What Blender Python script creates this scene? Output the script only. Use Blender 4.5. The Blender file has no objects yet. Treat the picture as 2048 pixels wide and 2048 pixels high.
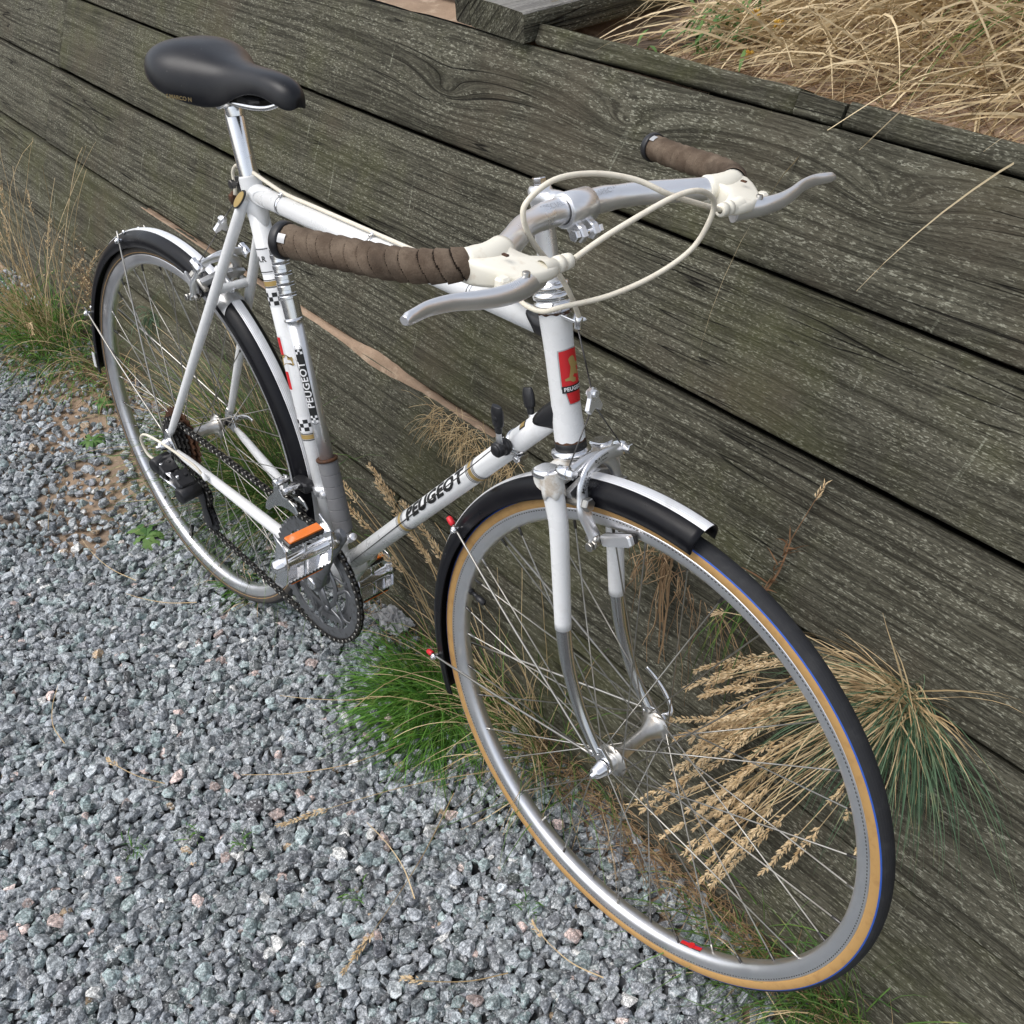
import bpy, bmesh, math, random
import numpy as np
from mathutils import Matrix, Vector, noise as mnoise
R_ = random.Random(7)
rng = np.random.default_rng(11)
PI = math.pi
scene = bpy.context.scene
COL = scene.collection

# ------------------------------------------------------------------ camera
cam_d = bpy.data.cameras.new('camera')
cam = bpy.data.objects.new('camera', cam_d)
COL.objects.link(cam)
CAM = Vector((1.482, -0.6427, 1.3466))
_yaw, _pitch, _roll = 0.9026, -0.7004, -0.0671
_f = Vector((-math.sin(_yaw) * math.cos(_pitch), math.cos(_yaw) * math.cos(_pitch), math.sin(_pitch)))
_r = _f.cross(Vector((0, 0, 1))).normalized()
_u = _r.cross(_f)
_r, _u = math.cos(_roll) * _r + math.sin(_roll) * _u, -math.sin(_roll) * _r + math.cos(_roll) * _u
mw = Matrix((( _r.x, _u.x, -_f.x, CAM.x), (_r.y, _u.y, -_f.y, CAM.y), (_r.z, _u.z, -_f.z, CAM.z), (0, 0, 0, 1)))
cam.matrix_world = mw
cam_d.sensor_width = 36.0
cam_d.lens = 36.0 * 2001.99 / 2048.0
cam_d.clip_start = 0.02
cam_d.clip_end = 500
scene.camera = cam

# ------------------------------------------------------------------ world, sun, exposure
world = bpy.data.worlds.new('World')
scene.world = world
world.use_nodes = True
wn = world.node_tree.nodes
wl = world.node_tree.links
wn.clear()
SUN_EL, SUN_AZ = math.radians(58), math.radians(205)      # azimuth: compass-like, measured from +Y towards +X
sky = wn.new('ShaderNodeTexSky'); sky.sky_type = 'NISHITA'
sky.sun_disc = False
sky.sun_elevation = SUN_EL
sky.sun_rotation = SUN_AZ
sky.air_density = 1.0; sky.dust_density = 3.0; sky.ozone_density = 1.0
hs = wn.new('ShaderNodeHueSaturation'); hs.inputs['Saturation'].default_value = 0.40     # cloud cover: nearly grey sky
bg = wn.new('ShaderNodeBackground'); bg.inputs['Strength'].default_value = 0.15
wo = wn.new('ShaderNodeOutputWorld')
wl.new(sky.outputs[0], hs.inputs['Color']); wl.new(hs.outputs[0], bg.inputs[0]); wl.new(bg.outputs[0], wo.inputs[0])
sun_d = bpy.data.lights.new('sun', 'SUN'); sun_d.energy = 0.8; sun_d.angle = math.radians(38); sun_d.color = (1.0, 0.985, 0.965)
sun = bpy.data.objects.new('sun', sun_d); COL.objects.link(sun)
sdir = Vector((math.sin(SUN_AZ) * math.cos(SUN_EL), math.cos(SUN_AZ) * math.cos(SUN_EL), math.sin(SUN_EL)))
sun.rotation_euler = sdir.to_track_quat('Z', 'Y').to_euler()
sun.location = (0, 0, 6)
scene.view_settings.view_transform = 'Standard'
scene.view_settings.look = 'None'
scene.view_settings.gamma = 1.0
scene.view_settings.exposure = 0.5
scene.view_settings.use_curve_mapping = False
scene.cycles.max_bounces = 5
scene.cycles.use_denoising = True

# ------------------------------------------------------------------ materials
def mat(name, base=(.5, .5, .5), rough=.5, metal=0.0, build=None, spec=.5):
    m = bpy.data.materials.new(name); m.use_nodes = True
    nt = m.node_tree; b = nt.nodes['Principled BSDF']
    b.inputs['Base Color'].default_value = (*base, 1); b.inputs['Roughness'].default_value = rough
    b.inputs['Metallic'].default_value = metal; b.inputs['Specular IOR Level'].default_value = spec
    if build: build(nt, b)
    return m
class N:
    """small node-graph helper"""
    def __init__(s, nt): s.nt = nt
    def n(s, t, **kw):
        x = s.nt.nodes.new(t)
        for k, v in kw.items(): setattr(x, k, v)
        return x
    def l(s, a, b): s.nt.links.new(a, b)
    def sock(s, v, inp):
        if isinstance(v, bpy.types.NodeSocket): s.l(v, inp)
        else: inp.default_value = v
    def math(s, op, a, b=0.0, c=None, clamp=False):
        x = s.n('ShaderNodeMath', operation=op, use_clamp=clamp)
        s.sock(a, x.inputs[0]); s.sock(b, x.inputs[1])
        if c is not None: s.sock(c, x.inputs[2])
        return x.outputs[0]
    def ramp(s, f, lo, hi):
        x = s.n('ShaderNodeMapRange'); x.clamp = True; x.interpolation_type = 'SMOOTHSTEP'
        s.sock(f, x.inputs[0]); x.inputs[1].default_value = lo; x.inputs[2].default_value = hi
        return x.outputs[0]
    def mix(s, f, a, b, mode='MIX'):
        x = s.n('ShaderNodeMix', data_type='RGBA', blend_type=mode)
        s.sock(f, x.inputs[0])
        for v, i in ((a, 6), (b, 7)):
            if isinstance(v, tuple): v = (*v, 1) if len(v) == 3 else v
            s.sock(v, x.inputs[i])
        return x.outputs[2]
    def coord(s, which='Object'): return s.n('ShaderNodeTexCoord').outputs[which]
    def sep(s, v):
        x = s.n('ShaderNodeSeparateXYZ'); s.l(v, x.inputs[0]); return x.outputs
    def comb(s, a, b, c):
        x = s.n('ShaderNodeCombineXYZ')
        for v, i in ((a, 0), (b, 1), (c, 2)): s.sock(v, x.inputs[i])
        return x.outputs[0]
    def noise(s, vec, scale, detail=3, rough=.55, dist=0.0, w=None, col=False):
        x = s.n('ShaderNodeTexNoise')
        if w is not None: x.noise_dimensions = '4D'; s.sock(w, x.inputs['W'])
        s.l(vec, x.inputs['Vector']); x.inputs['Scale'].default_value = scale; x.inputs['Detail'].default_value = detail
        x.inputs['Roughness'].default_value = rough; x.inputs['Distortion'].default_value = dist
        return x.outputs['Color' if col else 'Fac']
    def voro(s, vec, scale, feat='F1'):
        x = s.n('ShaderNodeTexVoronoi', feature=feat); s.l(vec, x.inputs['Vector']); x.inputs['Scale'].default_value = scale
        return x.outputs[0]
    def bump(s, h, bsdf, strength=.5, dist=.001):
        x = s.n('ShaderNodeBump'); s.l(h, x.inputs['Height']); x.inputs['Strength'].default_value = strength; x.inputs['Distance'].default_value = dist
        s.l(x.outputs[0], bsdf.inputs['Normal'])

def b_dirty(col, dirt, scale=60, amt=.5, lo=.52, hi=.72, rough=(.25, .5), rust=None):
    def f(nt, b):
        g = N(nt); c = g.coord('Object')
        n1 = g.noise(c, scale, 5, .65); n2 = g.noise(c, scale * 5, 3, .6)
        m = g.math('MULTIPLY', g.ramp(n1, lo, hi), g.math('MULTIPLY_ADD', n2, .8, .3))
        m = g.math('MULTIPLY', m, amt, clamp=True)
        o = g.mix(m, col, dirt)
        if rust:
            n3 = g.noise(c, scale * 3.0, 5, .72)
            o = g.mix(g.ramp(n3, rust[1], rust[1] + .06), o, rust[0])
        g.l(o, b.inputs['Base Color'])
        x = g.n('ShaderNodeMapRange'); g.l(n1, x.inputs[0]); x.inputs[1].default_value = .3; x.inputs[2].default_value = .75
        x.inputs[3].default_value = rough[0]; x.inputs[4].default_value = rough[1]; g.l(x.outputs[0], b.inputs['Roughness'])
    return f
WHITE = mat('white_paint', (.78, .78, .77), .28, build=b_dirty((.80, .805, .80), (.50, .44, .35), 45, .30, .52, .78, (.22, .40), ((.10, .06, .04), .735)))
WHITED = mat('grimy_white_paint', (.7, .68, .62), .4, build=b_dirty((.74, .73, .69), (.40, .30, .19), 60, .85, .44, .64, (.3, .5), ((.20, .085, .035), .64)))
CHROME = mat('chrome', (.7, .7, .7), .12, 1.0, b_dirty((.86, .86, .87), (.40, .35, .30), 90, .4, .55, .78, (.07, .3), ((.13, .06, .03), .74)))
DCHROME = mat('fork_chrome', (.5, .5, .5), .15, 1.0, b_dirty((.62, .62, .61), (.34, .31, .28), 60, .4, .5, .8, (.10, .25)))
ALU = mat('aluminium', (.62, .62, .64), .32, .8, b_dirty((.86, .865, .88), (.68, .68, .69), 30, .4, .48, .75, (.26, .34)))
ALUD = mat('dull_aluminium', (.5, .5, .5), .4, 1.0, b_dirty((.70, .70, .70), (.36, .33, .30), 120, .6, .45, .7, (.3, .5)))
RIM = mat('rim_aluminium', (.6, .6, .62), .35, 1.0, b_dirty((.90, .90, .92), (.70, .69, .69), 25, .5, .42, .7, (.30, .48)))
STEEL = mat('spoke_steel', (.5, .5, .48), .32, 1.0, b_dirty((.46, .445, .41), (.26, .22, .17), 40, .7, .45, .7, (.25, .5)))
HUB = mat('hub_alloy', (.6, .58, .54), .38, 1.0, b_dirty((.68, .66, .62), (.24, .17, .10), 55, .7, .48, .68, (.28, .5)))
BLACK = mat('black_plastic', (.015, .015, .017), .35, build=b_dirty((.014, .014, .016), (.06, .06, .06), 40, .5, .5, .8, (.28, .5)))
GUARD = mat('mudguard_black', (.012, .012, .015), .3, build=b_dirty((.005, .005, .007), (.02, .02, .019), 30, .6, .5, .8, (.25, .42)), spec=.24)
def _stripe(nt, b):
    g = N(nt); c = g.coord('Object'); n1 = g.noise(c, 40, 4)
    g.l(g.mix(g.ramp(n1, .5, .75), (.86, .865, .875), (.68, .68, .68)), b.inputs['Base Color'])
STRIPE = mat('mudguard_stripe', (.8, .8, .82), .34, .35, _stripe)
def _leather(nt, b):
    g = N(nt); c = g.coord('Object'); n1 = g.noise(c, 18, 4); n2 = g.noise(c, 900, 2); n3 = g.noise(c, 140, 4, .7)
    o = g.mix(g.ramp(n1, .4, .7), (.006, .0065, .009), (.015, .015, .017)); o = g.mix(g.math('MULTIPLY', g.ramp(n3, .66, .72), .5), o, (.14, .13, .12))
    g.l(o, b.inputs['Base Color'])
    g.l(g.math('MULTIPLY_ADD', n1, .3, .22), b.inputs['Roughness']); g.bump(n2, b, .12, .0004)
LEATHER = mat('saddle_leather', (.016, .016, .02), .42, build=_leather, spec=.36)
def _tape(nt, b):
    g = N(nt); c = g.coord('Object'); n1 = g.noise(c, 45, 4); n2 = g.noise(c, 700, 2)
    o = g.mix(g.ramp(n1, .35, .7), (.125, .090, .064), (.235, .180, .132)); o = g.mix(g.math('MULTIPLY', g.ramp(g.noise(c, 16, 3), .58, .72), .55), o, (.045, .034, .026))
    o = g.mix(g.math('MULTIPLY', n2, .5), o, (.03, .022, .016))
    g.l(o, b.inputs['Base Color']); g.bump(n2, b, .6, .0008)
TAPE = mat('cloth_tape', (.1, .07, .05), .92, build=_tape, spec=.15)
TAPES = mat('tape_seam', (.022, .016, .012), .95, spec=.1)
GILT = mat('faded_gilt', (.17, .125, .05), .5)
PUMPM = mat('satin_pump_alloy', (.6, .6, .6), .42, .45, b_dirty((.62, .62, .63), (.42, .40, .38), 60, .6, .45, .7, (.36, .5)))
CREAM = mat('cream_plastic', (.72, .66, .50), .45, build=b_dirty((.86, .82, .70), (.46, .32, .18), 55, .40, .56, .72, (.35, .5)))
CABLE = mat('cream_cable_sleeve', (.68, .60, .46), .45, build=b_dirty((.80, .74, .61), (.50, .41, .29), 90, .5, .5, .72, (.35, .5)))
TAN = mat('tan_sidewall', (.42, .21, .06), .7, build=b_dirty((.45, .265, .095), (.30, .155, .055), 70, .6, .48, .7, (.6, .75), ((.10, .06, .03), .73)))
TYRE = mat('tyre_rubber', (.03, .03, .034), .75, build=b_dirty((.015, .0155, .018), (.055, .055, .055), 60, .6, .45, .75, (.65, .85)))
GREYT = mat('rear_sidewall', (.16, .13, .09), .75, build=b_dirty((.075, .065, .055), (.03, .028, .026), 60, .8, .42, .66, (.65, .85)))
BLUE = mat('blue_line', (.02, .09, .42), .6)
GREY = mat('grey_plastic', (.18, .18, .185), .5, build=b_dirty((.185, .185, .19), (.26, .25, .24), 50, .6, .5, .75, (.45, .6)))
REDP = mat('red_cap', (.65, .02, .03), .4)
REDD = mat('red_decal', (.62, .018, .022), .4)
GOLD = mat('gold_decal', (.42, .29, .10), .42, .15)
BLKD = mat('black_decal', (.012, .012, .012), .45)
WHTD = mat('white_decal', (.8, .8, .8), .45)
SILD = mat('silver_decal', (.5, .5, .5), .4, .4)
ORANGE = mat('orange_reflector', (.85, .20, .02), .25, build=lambda nt, b: (b.inputs.__getitem__('Coat Weight').__setattr__('default_value', .5)))
DARKST = mat('oily_steel', (.10, .10, .10), .38, .9, b_dirty((.13, .125, .12), (.035, .03, .026), 130, .8, .45, .68, (.3, .5)))
CHAINM = mat('chain_steel', (.06, .055, .05), .36, .85, b_dirty((.07, .065, .06), (.02, .017, .014), 250, .8, .45, .65, (.28, .5)))
RING = mat('chainring_alloy', (.20, .205, .21), .4, .8, b_dirty((.22, .225, .235), (.07, .065, .06), 80, .7, .48, .7, (.34, .5)))
RUST = mat('rusty_steel', (.12, .05, .025), .7, .5, b_dirty((.12, .055, .028), (.04, .03, .025), 120, .8, .42, .62, (.5, .8)))
RUBBER = mat('brake_rubber', (.02, .018, .018), .7)

def _stone(nt, b):
    g = N(nt); c = g.coord('Object')
    at = g.n('ShaderNodeAttribute', attribute_name='tint').outputs['Color']
    n1 = g.noise(c, 150, 4, .72); n2 = g.noise(c, 520, 3, .72); n3 = g.noise(c, 330, 3, .65); n4 = g.noise(c, 60, 3, .6)
    o = g.mix(g.ramp(n1, .40, .60), g.mix(1.0, at, (.62, .63, .64), 'MULTIPLY'), g.mix(1.0, at, (1.75, 1.75, 1.74), 'MULTIPLY'))
    o = g.mix(g.math('MULTIPLY', g.ramp(n2, .52, .60), .75), o, g.mix(1.0, at, (.28, .29, .30), 'MULTIPLY'))
    o = g.mix(g.math('MULTIPLY', g.ramp(g.math('ADD', g.math('MULTIPLY', n3, .7), g.math('MULTIPLY', n4, .3)), .545, .60), .80), o, (.66, .67, .67))
    g.l(o, b.inputs['Base Color'])
    g.bump(g.math('ADD', n1, g.math('MULTIPLY', n2, .6)), b, .9, .0014)
STONE = mat('crushed_granite', (.3, .3, .3), .62, build=_stone)
def _soil(nt, b):
    g = N(nt); c = g.coord('Object'); n1 = g.noise(c, 6, 5); n2 = g.noise(c, 420, 4, .7); n3 = g.noise(c, 40, 4)
    o = g.mix(g.ramp(n1, .4, .65), (.42, .30, .21), (.30, .215, .15)); o = g.mix(g.ramp(n3, .5, .7), o, (.47, .36, .26))
    o = g.mix(g.math('MULTIPLY', g.ramp(n2, .5, .7), .5), o, (.17, .12, .085))
    g.l(o, b.inputs['Base Color']); g.bump(g.math('ADD', n2, n3), b, .5, .003)
def _gsoil(nt, b):
    g = N(nt); c = g.coord('Object'); x, y, z = g.sep(c); n1 = g.noise(c, 6, 5); n2 = g.noise(c, 420, 4, .7); n3 = g.noise(c, 40, 4)
    s = g.mix(g.ramp(n1, .4, .65), (.40, .29, .20), (.28, .205, .145)); s = g.mix(g.ramp(n3, .5, .7), s, (.44, .33, .24)); s = g.mix(g.math('MULTIPLY', g.ramp(n2, .5, .7), .5), s, (.15, .11, .08))
    vo = g.n('ShaderNodeTexVoronoi', feature='F1'); g.l(c, vo.inputs['Vector']); vo.inputs['Scale'].default_value = 62.0
    st = g.mix(g.ramp(vo.outputs['Distance'], .35, .62), g.mix(vo.outputs['Color'], (.12, .125, .13), (.27, .275, .28)), (.03, .03, .03))
    wob = g.math('MULTIPLY_ADD', n1, .35, -.17)
    m = g.math('MAXIMUM', g.ramp(g.math('ADD', g.math('MULTIPLY', x, 1.0), wob), -.45, .05), g.ramp(g.math('ADD', g.math('MULTIPLY', y, -1.0), wob), .32, .62))
    m = g.math('MULTIPLY', m, g.ramp(g.math('MULTIPLY', y, -1.0), .05, .12))
    g.l(g.mix(m, s, st), b.inputs['Base Color']); g.bump(g.math('ADD', n2, n3), b, .5, .003)
GROUND = mat('sandy_gravel_bed', (.3, .25, .2), .95, build=_gsoil, spec=.1)
SAND = mat('sand', (.35, .26, .18), .95, build=_soil, spec=.1)

# knots of the wall, in the wall's own (along, up the slope) coordinates: u, v, radius along, radius across, push
KNOTS = [(.062, .898, .13, .042, .044), (.467, .935, .12, .040, .048), (.90, .945, .085, .036, .040), (.94, .66, .06, .025, .012), (-.62, .86, .12, .03, .014), (-1.25, .52, .1, .03, .010), (.30, .53, .10, .03, .010)]
def wood_build(dark=(.032, .030, .022), mid=(.106, .101, .075), pale=(.36, .355, .28), green=(.090, .093, .038), knots=True, speck=1.0, grey=0.0):
    def f(nt, b):
        g = N(nt); c = g.coord('Object'); u, d, v = g.sep(c)
        rnd = g.n('ShaderNodeObjectInfo').outputs['Random']
        w = g.math('MULTIPLY', rnd, 40.0)
        vv = g.math('ADD', v, g.math('MULTIPLY', d, .9))
        # slow waviness of the grain
        wav = g.noise(g.comb(g.math('MULTIPLY', u, 1.3), 0.0, g.math('MULTIPLY', v, 4.0)), 1.0, 2, .5, w=w)
        vw = g.math('ADD', vv, g.math('MULTIPLY', wav, .022))
        if knots:
            for (ku, kv, ru, rv, push) in KNOTS:
                a = g.math('DIVIDE', g.math('SUBTRACT', u, ku), ru); bb = g.math('DIVIDE', g.math('SUBTRACT', v, kv), rv)
                d2 = g.math('ADD', g.math('MULTIPLY', a, a), g.math('MULTIPLY', bb, bb))
                vw = g.math('ADD', vw, g.math('MULTIPLY', g.math('POWER', 2.7183, g.math('MULTIPLY', g.math('SQRT', g.math('ADD', d2, .015)), -1.35)), push * 1.25))
        p1 = g.comb(g.math('MULTIPLY', u, 1.6), g.math('MULTIPLY', d, 40.0), g.math('MULTIPLY', vw, 135.0))
        p2 = g.comb(g.math('MULTIPLY', u, 14.0), g.math('MULTIPLY', d, 300.0), g.math('MULTIPLY', vw, 420.0))
        p3 = g.comb(g.math('MULTIPLY', u, 150.0), g.math('MULTIPLY', d, 300.0), g.math('MULTIPLY', vv, 520.0))
        p4 = g.comb(g.math('MULTIPLY', u, 90.0), g.math('MULTIPLY', d, 200.0), g.math('MULTIPLY', vv, 300.0))
        g1 = g.noise(p1, 1.0, 2, .55, w=w); g2 = g.noise(p2, 1.0, 3, .6, w=w); g3 = g.noise(p3, 1.0, 2, .6, w=w); g4 = g.noise(p4, 1.0, 2, .6, w=w)
        big = g.noise(c, 2.6, 4, .6, w=w); med = g.noise(c, 16.0, 4, .65, w=w)
        gg = g.math('ADD', g.math('MULTIPLY', g1, .45), g.math('MULTIPLY', g2, .55))
        o = g.mix(g.ramp(gg, .38, .60), dark, mid)
        o = g.mix(g.math('MULTIPLY', g.ramp(g4, .50, .34), .65), o, dark)
        # lichen specks that sit on the raised grain
        den = g.math('MULTIPLY_ADD', g.ramp(g.math('ADD', g.math('MULTIPLY', med, .35), g.math('MULTIPLY', g1, .65)), .42, .57), .85, .15)
        sp = g.math('MULTIPLY', g.ramp(g3, .535, .64), den)
        o = g.mix(g.math('MULTIPLY', sp, .66 * speck, clamp=True), o, pale)
        # algae
        o = g.mix(g.math('MULTIPLY', g.ramp(g.math('ADD', g.math('MULTIPLY', big, .7), g.math('MULTIPLY', med, .3)), .46, .65), .48), o, green)
        bro = g.noise(c, 5.0, 3, .5, w=g.math('ADD', w, 9.0))
        o = g.mix(g.math('MULTIPLY', g.ramp(bro, .50, .72), .40), o, (.100, .082, .058))
        # pale dribbles running down the boards
        dr = g.noise(g.comb(g.math('ADD', g.math('MULTIPLY', u, 75.0), g.math('MULTIPLY', wav, 6.0)), 0.0, g.math('MULTIPLY', v, 5.0)), 1.0, 2, .55)
        dr = g.math('MULTIPLY', g.ramp(dr, .665, .71), g.ramp(g3, .40, .58)); dr = g.math('MULTIPLY', dr, g.ramp(g.noise(c, 5.0, 2), .42, .58))
        o = g.mix(g.math('MULTIPLY', dr, .6), o, (.33, .335, .26))
        # hairline drying cracks along the grain
        cr = g.noise(g.comb(g.math('MULTIPLY', u, 1.3), 0.0, g.math('MULTIPLY', vw, 55.0)), 1.0, 1, .4, w=g.math('ADD', w, 3.0))
        crk = g.math('SUBTRACT', 1.0, g.ramp(g.math('ABSOLUTE', g.math('SUBTRACT', cr, .5)), .0, .010))
        crk = g.math('MULTIPLY', crk, g.ramp(g.noise(c, 3.0, 2, .5, w=g.math('ADD', w, 5.0)), .51, .58))
        o = g.mix(g.math('MULTIPLY', crk, .85), o, (.008, .007, .006))
        if grey: o = g.mix(grey, o, (.32, .31, .29))
        g.l(o, b.inputs['Base Color'])
        h = g.math('ADD', g.math('MULTIPLY', g1, .9), g.math('MULTIPLY', g2, .7)); h = g.math('ADD', h, g.math('ADD', g.math('MULTIPLY', g3, .5), g.math('MULTIPLY', g4, .6))); h = g.math('SUBTRACT', h, g.math('MULTIPLY', crk, 1.6))
        g.bump(h, b, .75, .0035)
    return f
WOOD = mat('weathered_timber', (.09, .085, .07), .9, build=wood_build(), spec=.12)
DECKM = mat('deck_timber', (.2, .19, .17), .9, build=wood_build((.09, .086, .08), (.25, .24, .22), (.55, .54, .51), (.20, .20, .13), False, .6, .30), spec=.12)
BEAMM = mat('brown_timber', (.2, .15, .1), .9, build=wood_build((.07, .05, .036), (.15, .112, .08), (.28, .22, .16), (.12, .10, .06), False, .3), spec=.12)

def grassmat(name, c1, c2, c3=None, rough=.6, trans=.25):
    def f(nt, b):
        g = N(nt); c = g.coord('Object')
        at = g.n('ShaderNodeAttribute', attribute_name='tint').outputs['Fac']
        n1 = g.noise(c, 35, 2)
        o = g.mix(at, c1, c2)
        if c3: o = g.mix(g.ramp(n1, .55, .72), o, c3)
        g.l(o, b.inputs['Base Color'])
        b.inputs['Subsurface Weight'].default_value = 0.0
    return mat(name, c1, rough, build=f, spec=.3)
GREEN = grassmat('green_grass', (.040, .110, .018), (.125, .23, .048), (.27, .25, .09))
FRESH = grassmat('fresh_green_grass', (.035, .120, .014), (.12, .27, .032), (.17, .25, .05))
BLUEG = grassmat('blue_green_grass', (.045, .10, .052), (.13, .21, .115), (.26, .25, .13))
STRAW = grassmat('dry_straw', (.44, .31, .155), (.68, .53, .31), (.34, .22, .11))
SEED = grassmat('dry_seed', (.60, .42, .22), (.82, .64, .40), (.50, .33, .16))
HAY = grassmat('brown_hay', (.20, .12, .06), (.42, .29, .16), (.13, .075, .04))
MARRAM = grassmat('bleached_marram', (.46, .34, .18), (.76, .62, .39), (.30, .21, .11))
TWIG = grassmat('brown_twig', (.15, .075, .035), (.30, .17, .09))
LEAF = grassmat('weed_leaf', (.05, .13, .03), (.13, .22, .06))
FLOWER = grassmat('yellow_flower', (.45, .24, .03), (.6, .38, .06))

# ------------------------------------------------------------------ mesh helpers
def V3(p): return np.array(p, float)
def unit(v):
    v = np.asarray(v, float); return v / (np.linalg.norm(v) + 1e-12)
def spl(pts, n=8, closed=False):
    """Catmull-Rom through pts, n steps a span; works on rows of any width (radii can ride along)"""
    P = np.array(pts, float); m = len(P); out = []
    idx = lambda i: P[i % m] if closed else P[min(max(i, 0), m - 1)]
    for i in range(m if closed else m - 1):
        a, b, c, d = idx(i - 1), idx(i), idx(i + 1), idx(i + 2)
        for k in range(n):
            t = k / n
            out.append(.5 * ((2 * b) + (c - a) * t + (2 * a - 5 * b + 4 * c - d) * t * t + (3 * b - a - 3 * c + d) * t ** 3))
    if not closed: out.append(P[-1])
    return np.array(out)
class MB:
    def __init__(s, mats=None): s.v = []; s.f = []; s.m = []; s.sm = []; s.mats = mats; s.tint = []
    def add(s, verts, faces, mi=0, smooth=True):
        o = len(s.v); s.v.extend([tuple(map(float, p)) for p in verts])
        for fc in faces: s.f.append(tuple(i + o for i in fc)); s.m.append(mi); s.sm.append(smooth)
        return o
    def tube(s, pts, r, n=12, mi=0, caps=True, flat=None, up=None, closed=False, smooth=True):
        """swept tube; r scalar or list; flat=(ra,rb) per point gives elliptical section with 'up' as its b axis"""
        P = np.array(pts, float); m = len(P)
        T = np.gradient(P, axis=0) if not closed else np.roll(P, -1, 0) - np.roll(P, 1, 0)
        T /= (np.linalg.norm(T, axis=1, keepdims=True) + 1e-12)
        ref = np.array(up if up is not None else ((0, 0, 1.) if abs(T[0][2]) < .9 else (0, 1., 0)), float)
        A = []
        a = unit(ref - T[0] * (ref @ T[0]))
        for i in range(m):
            if up is not None: a = unit(ref - T[i] * (ref @ T[i]))
            else: a = unit(a - T[i] * (a @ T[i]))
            A.append(a)
        A = np.array(A); B = np.cross(T, A)
        rr = np.broadcast_to(np.asarray(r, float), (m,)) if flat is None else None
        th = np.linspace(0, 2 * PI, n, endpoint=False)
        vs = []
        for i in range(m):
            ra, rb = (rr[i], rr[i]) if flat is None else flat[i]
            for t in th: vs.append(P[i] + A[i] * math.cos(t) * rb + B[i] * math.sin(t) * ra)
        fs = []
        for i in range(m if closed else m - 1):
            j = (i + 1) % m
            for k in range(n):
                fs.append((i * n + k, i * n + (k + 1) % n, j * n + (k + 1) % n, j * n + k))
        o = s.add(vs, fs, mi, smooth)
        if caps and not closed:
            s.f.append(tuple(o + k for k in reversed(range(n)))); s.m.append(mi); s.sm.append(False)
            s.f.append(tuple(o + (m - 1) * n + k for k in range(n))); s.m.append(mi); s.sm.append(False)
    def lathe(s, o, ax, prof, n=20, mi=0, smooth=True, mis=None):
        """prof: list of (distance along axis, radius)"""
        o = V3(o); ax = unit(ax); ref = V3((0, 0, 1)) if abs(ax[2]) < .9 else V3((1, 0, 0))
        a = unit(np.cross(ax, ref)); b = np.cross(ax, a)
        vs = [o + ax * t + (a * math.cos(k * 2 * PI / n) + b * math.sin(k * 2 * PI / n)) * max(r, 1e-5) for t, r in prof for k in range(n)]
        off = s.add(vs, [], mi)
        for i in range(len(prof) - 1):
            for k in range(n):
                s.f.append((off + i * n + k, off + i * n + (k + 1) % n, off + (i + 1) * n + (k + 1) % n, off + (i + 1) * n + k))
                s.m.append(mis[i] if mis else mi); s.sm.append(smooth)
    def cyl(s, p0, p1, r, n=16, mi=0, bev=.15):
        p0, p1 = V3(p0), V3(p1); L = np.linalg.norm(p1 - p0); b = min(r * bev, L * .4)
        s.lathe(p0, p1 - p0, [(0, 0), (0, r - b), (b, r), (L - b, r), (L, r - b), (L, 0)], n, mi, smooth=False if n < 9 else True)
    def box(s, c, size, X=(1, 0, 0), Z=(0, 0, 1), bev=.0, mi=0):
        X = unit(X); Z = unit(V3(Z) - X * (V3(Z) @ X)); Y = np.cross(Z, X); c = V3(c); h = V3(size) / 2
        if bev <= 0:
            vs = [c + X * h[0] * i + Y * h[1] * j + Z * h[2] * k for k in (-1, 1) for j in (-1, 1) for i in (-1, 1)]
            s.add(vs, [(0, 2, 3, 1), (4, 5, 7, 6), (0, 1, 5, 4), (2, 6, 7, 3), (0, 4, 6, 2), (1, 3, 7, 5)], mi, False); return
        out = [(h[0], h[1] - bev), (h[0] - bev, h[1]), (-h[0] + bev, h[1]), (-h[0], h[1] - bev), (-h[0], -h[1] + bev), (-h[0] + bev, -h[1]), (h[0] - bev, -h[1]), (h[0], -h[1] + bev)]
        s.prism([(c + X * a + Y * b) for a, b in out], Z, -h[2], h[2], mi, bev)
    def prism(s, outline, axis, z0, z1, mi=0, bev=0.0, smooth=False):
        """extrude a planar outline (3-D points, counter-clockwise seen along -axis) along axis from z0 to z1, edges chamfered"""
        P = np.array(outline, float); ax = unit(axis); m = len(P); cen = P.mean(0)
        if bev > 0:
            L = np.linalg.norm(P - cen, axis=1, keepdims=True); Q = cen + (P - cen) * np.maximum(0.2, 1 - bev / np.maximum(L, 1e-6))
            rings = [Q + ax * z0, P + ax * (z0 + bev), P + ax * (z1 - bev), Q + ax * z1]
        else: rings = [P + ax * z0, P + ax * z1]
        vs = [p for r in rings for p in r]; k = len(rings)
        fs = [(i * m + j, i * m + (j + 1) % m, (i + 1) * m + (j + 1) % m, (i + 1) * m + j) for i in range(k - 1) for j in range(m)]
        o = s.add(vs, fs, mi, smooth)
        s.f.append(tuple(o + j for j in reversed(range(m)))); s.m.append(mi); s.sm.append(False)
        s.f.append(tuple(o + (k - 1) * m + j for j in range(m))); s.m.append(mi); s.sm.append(False)
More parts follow.
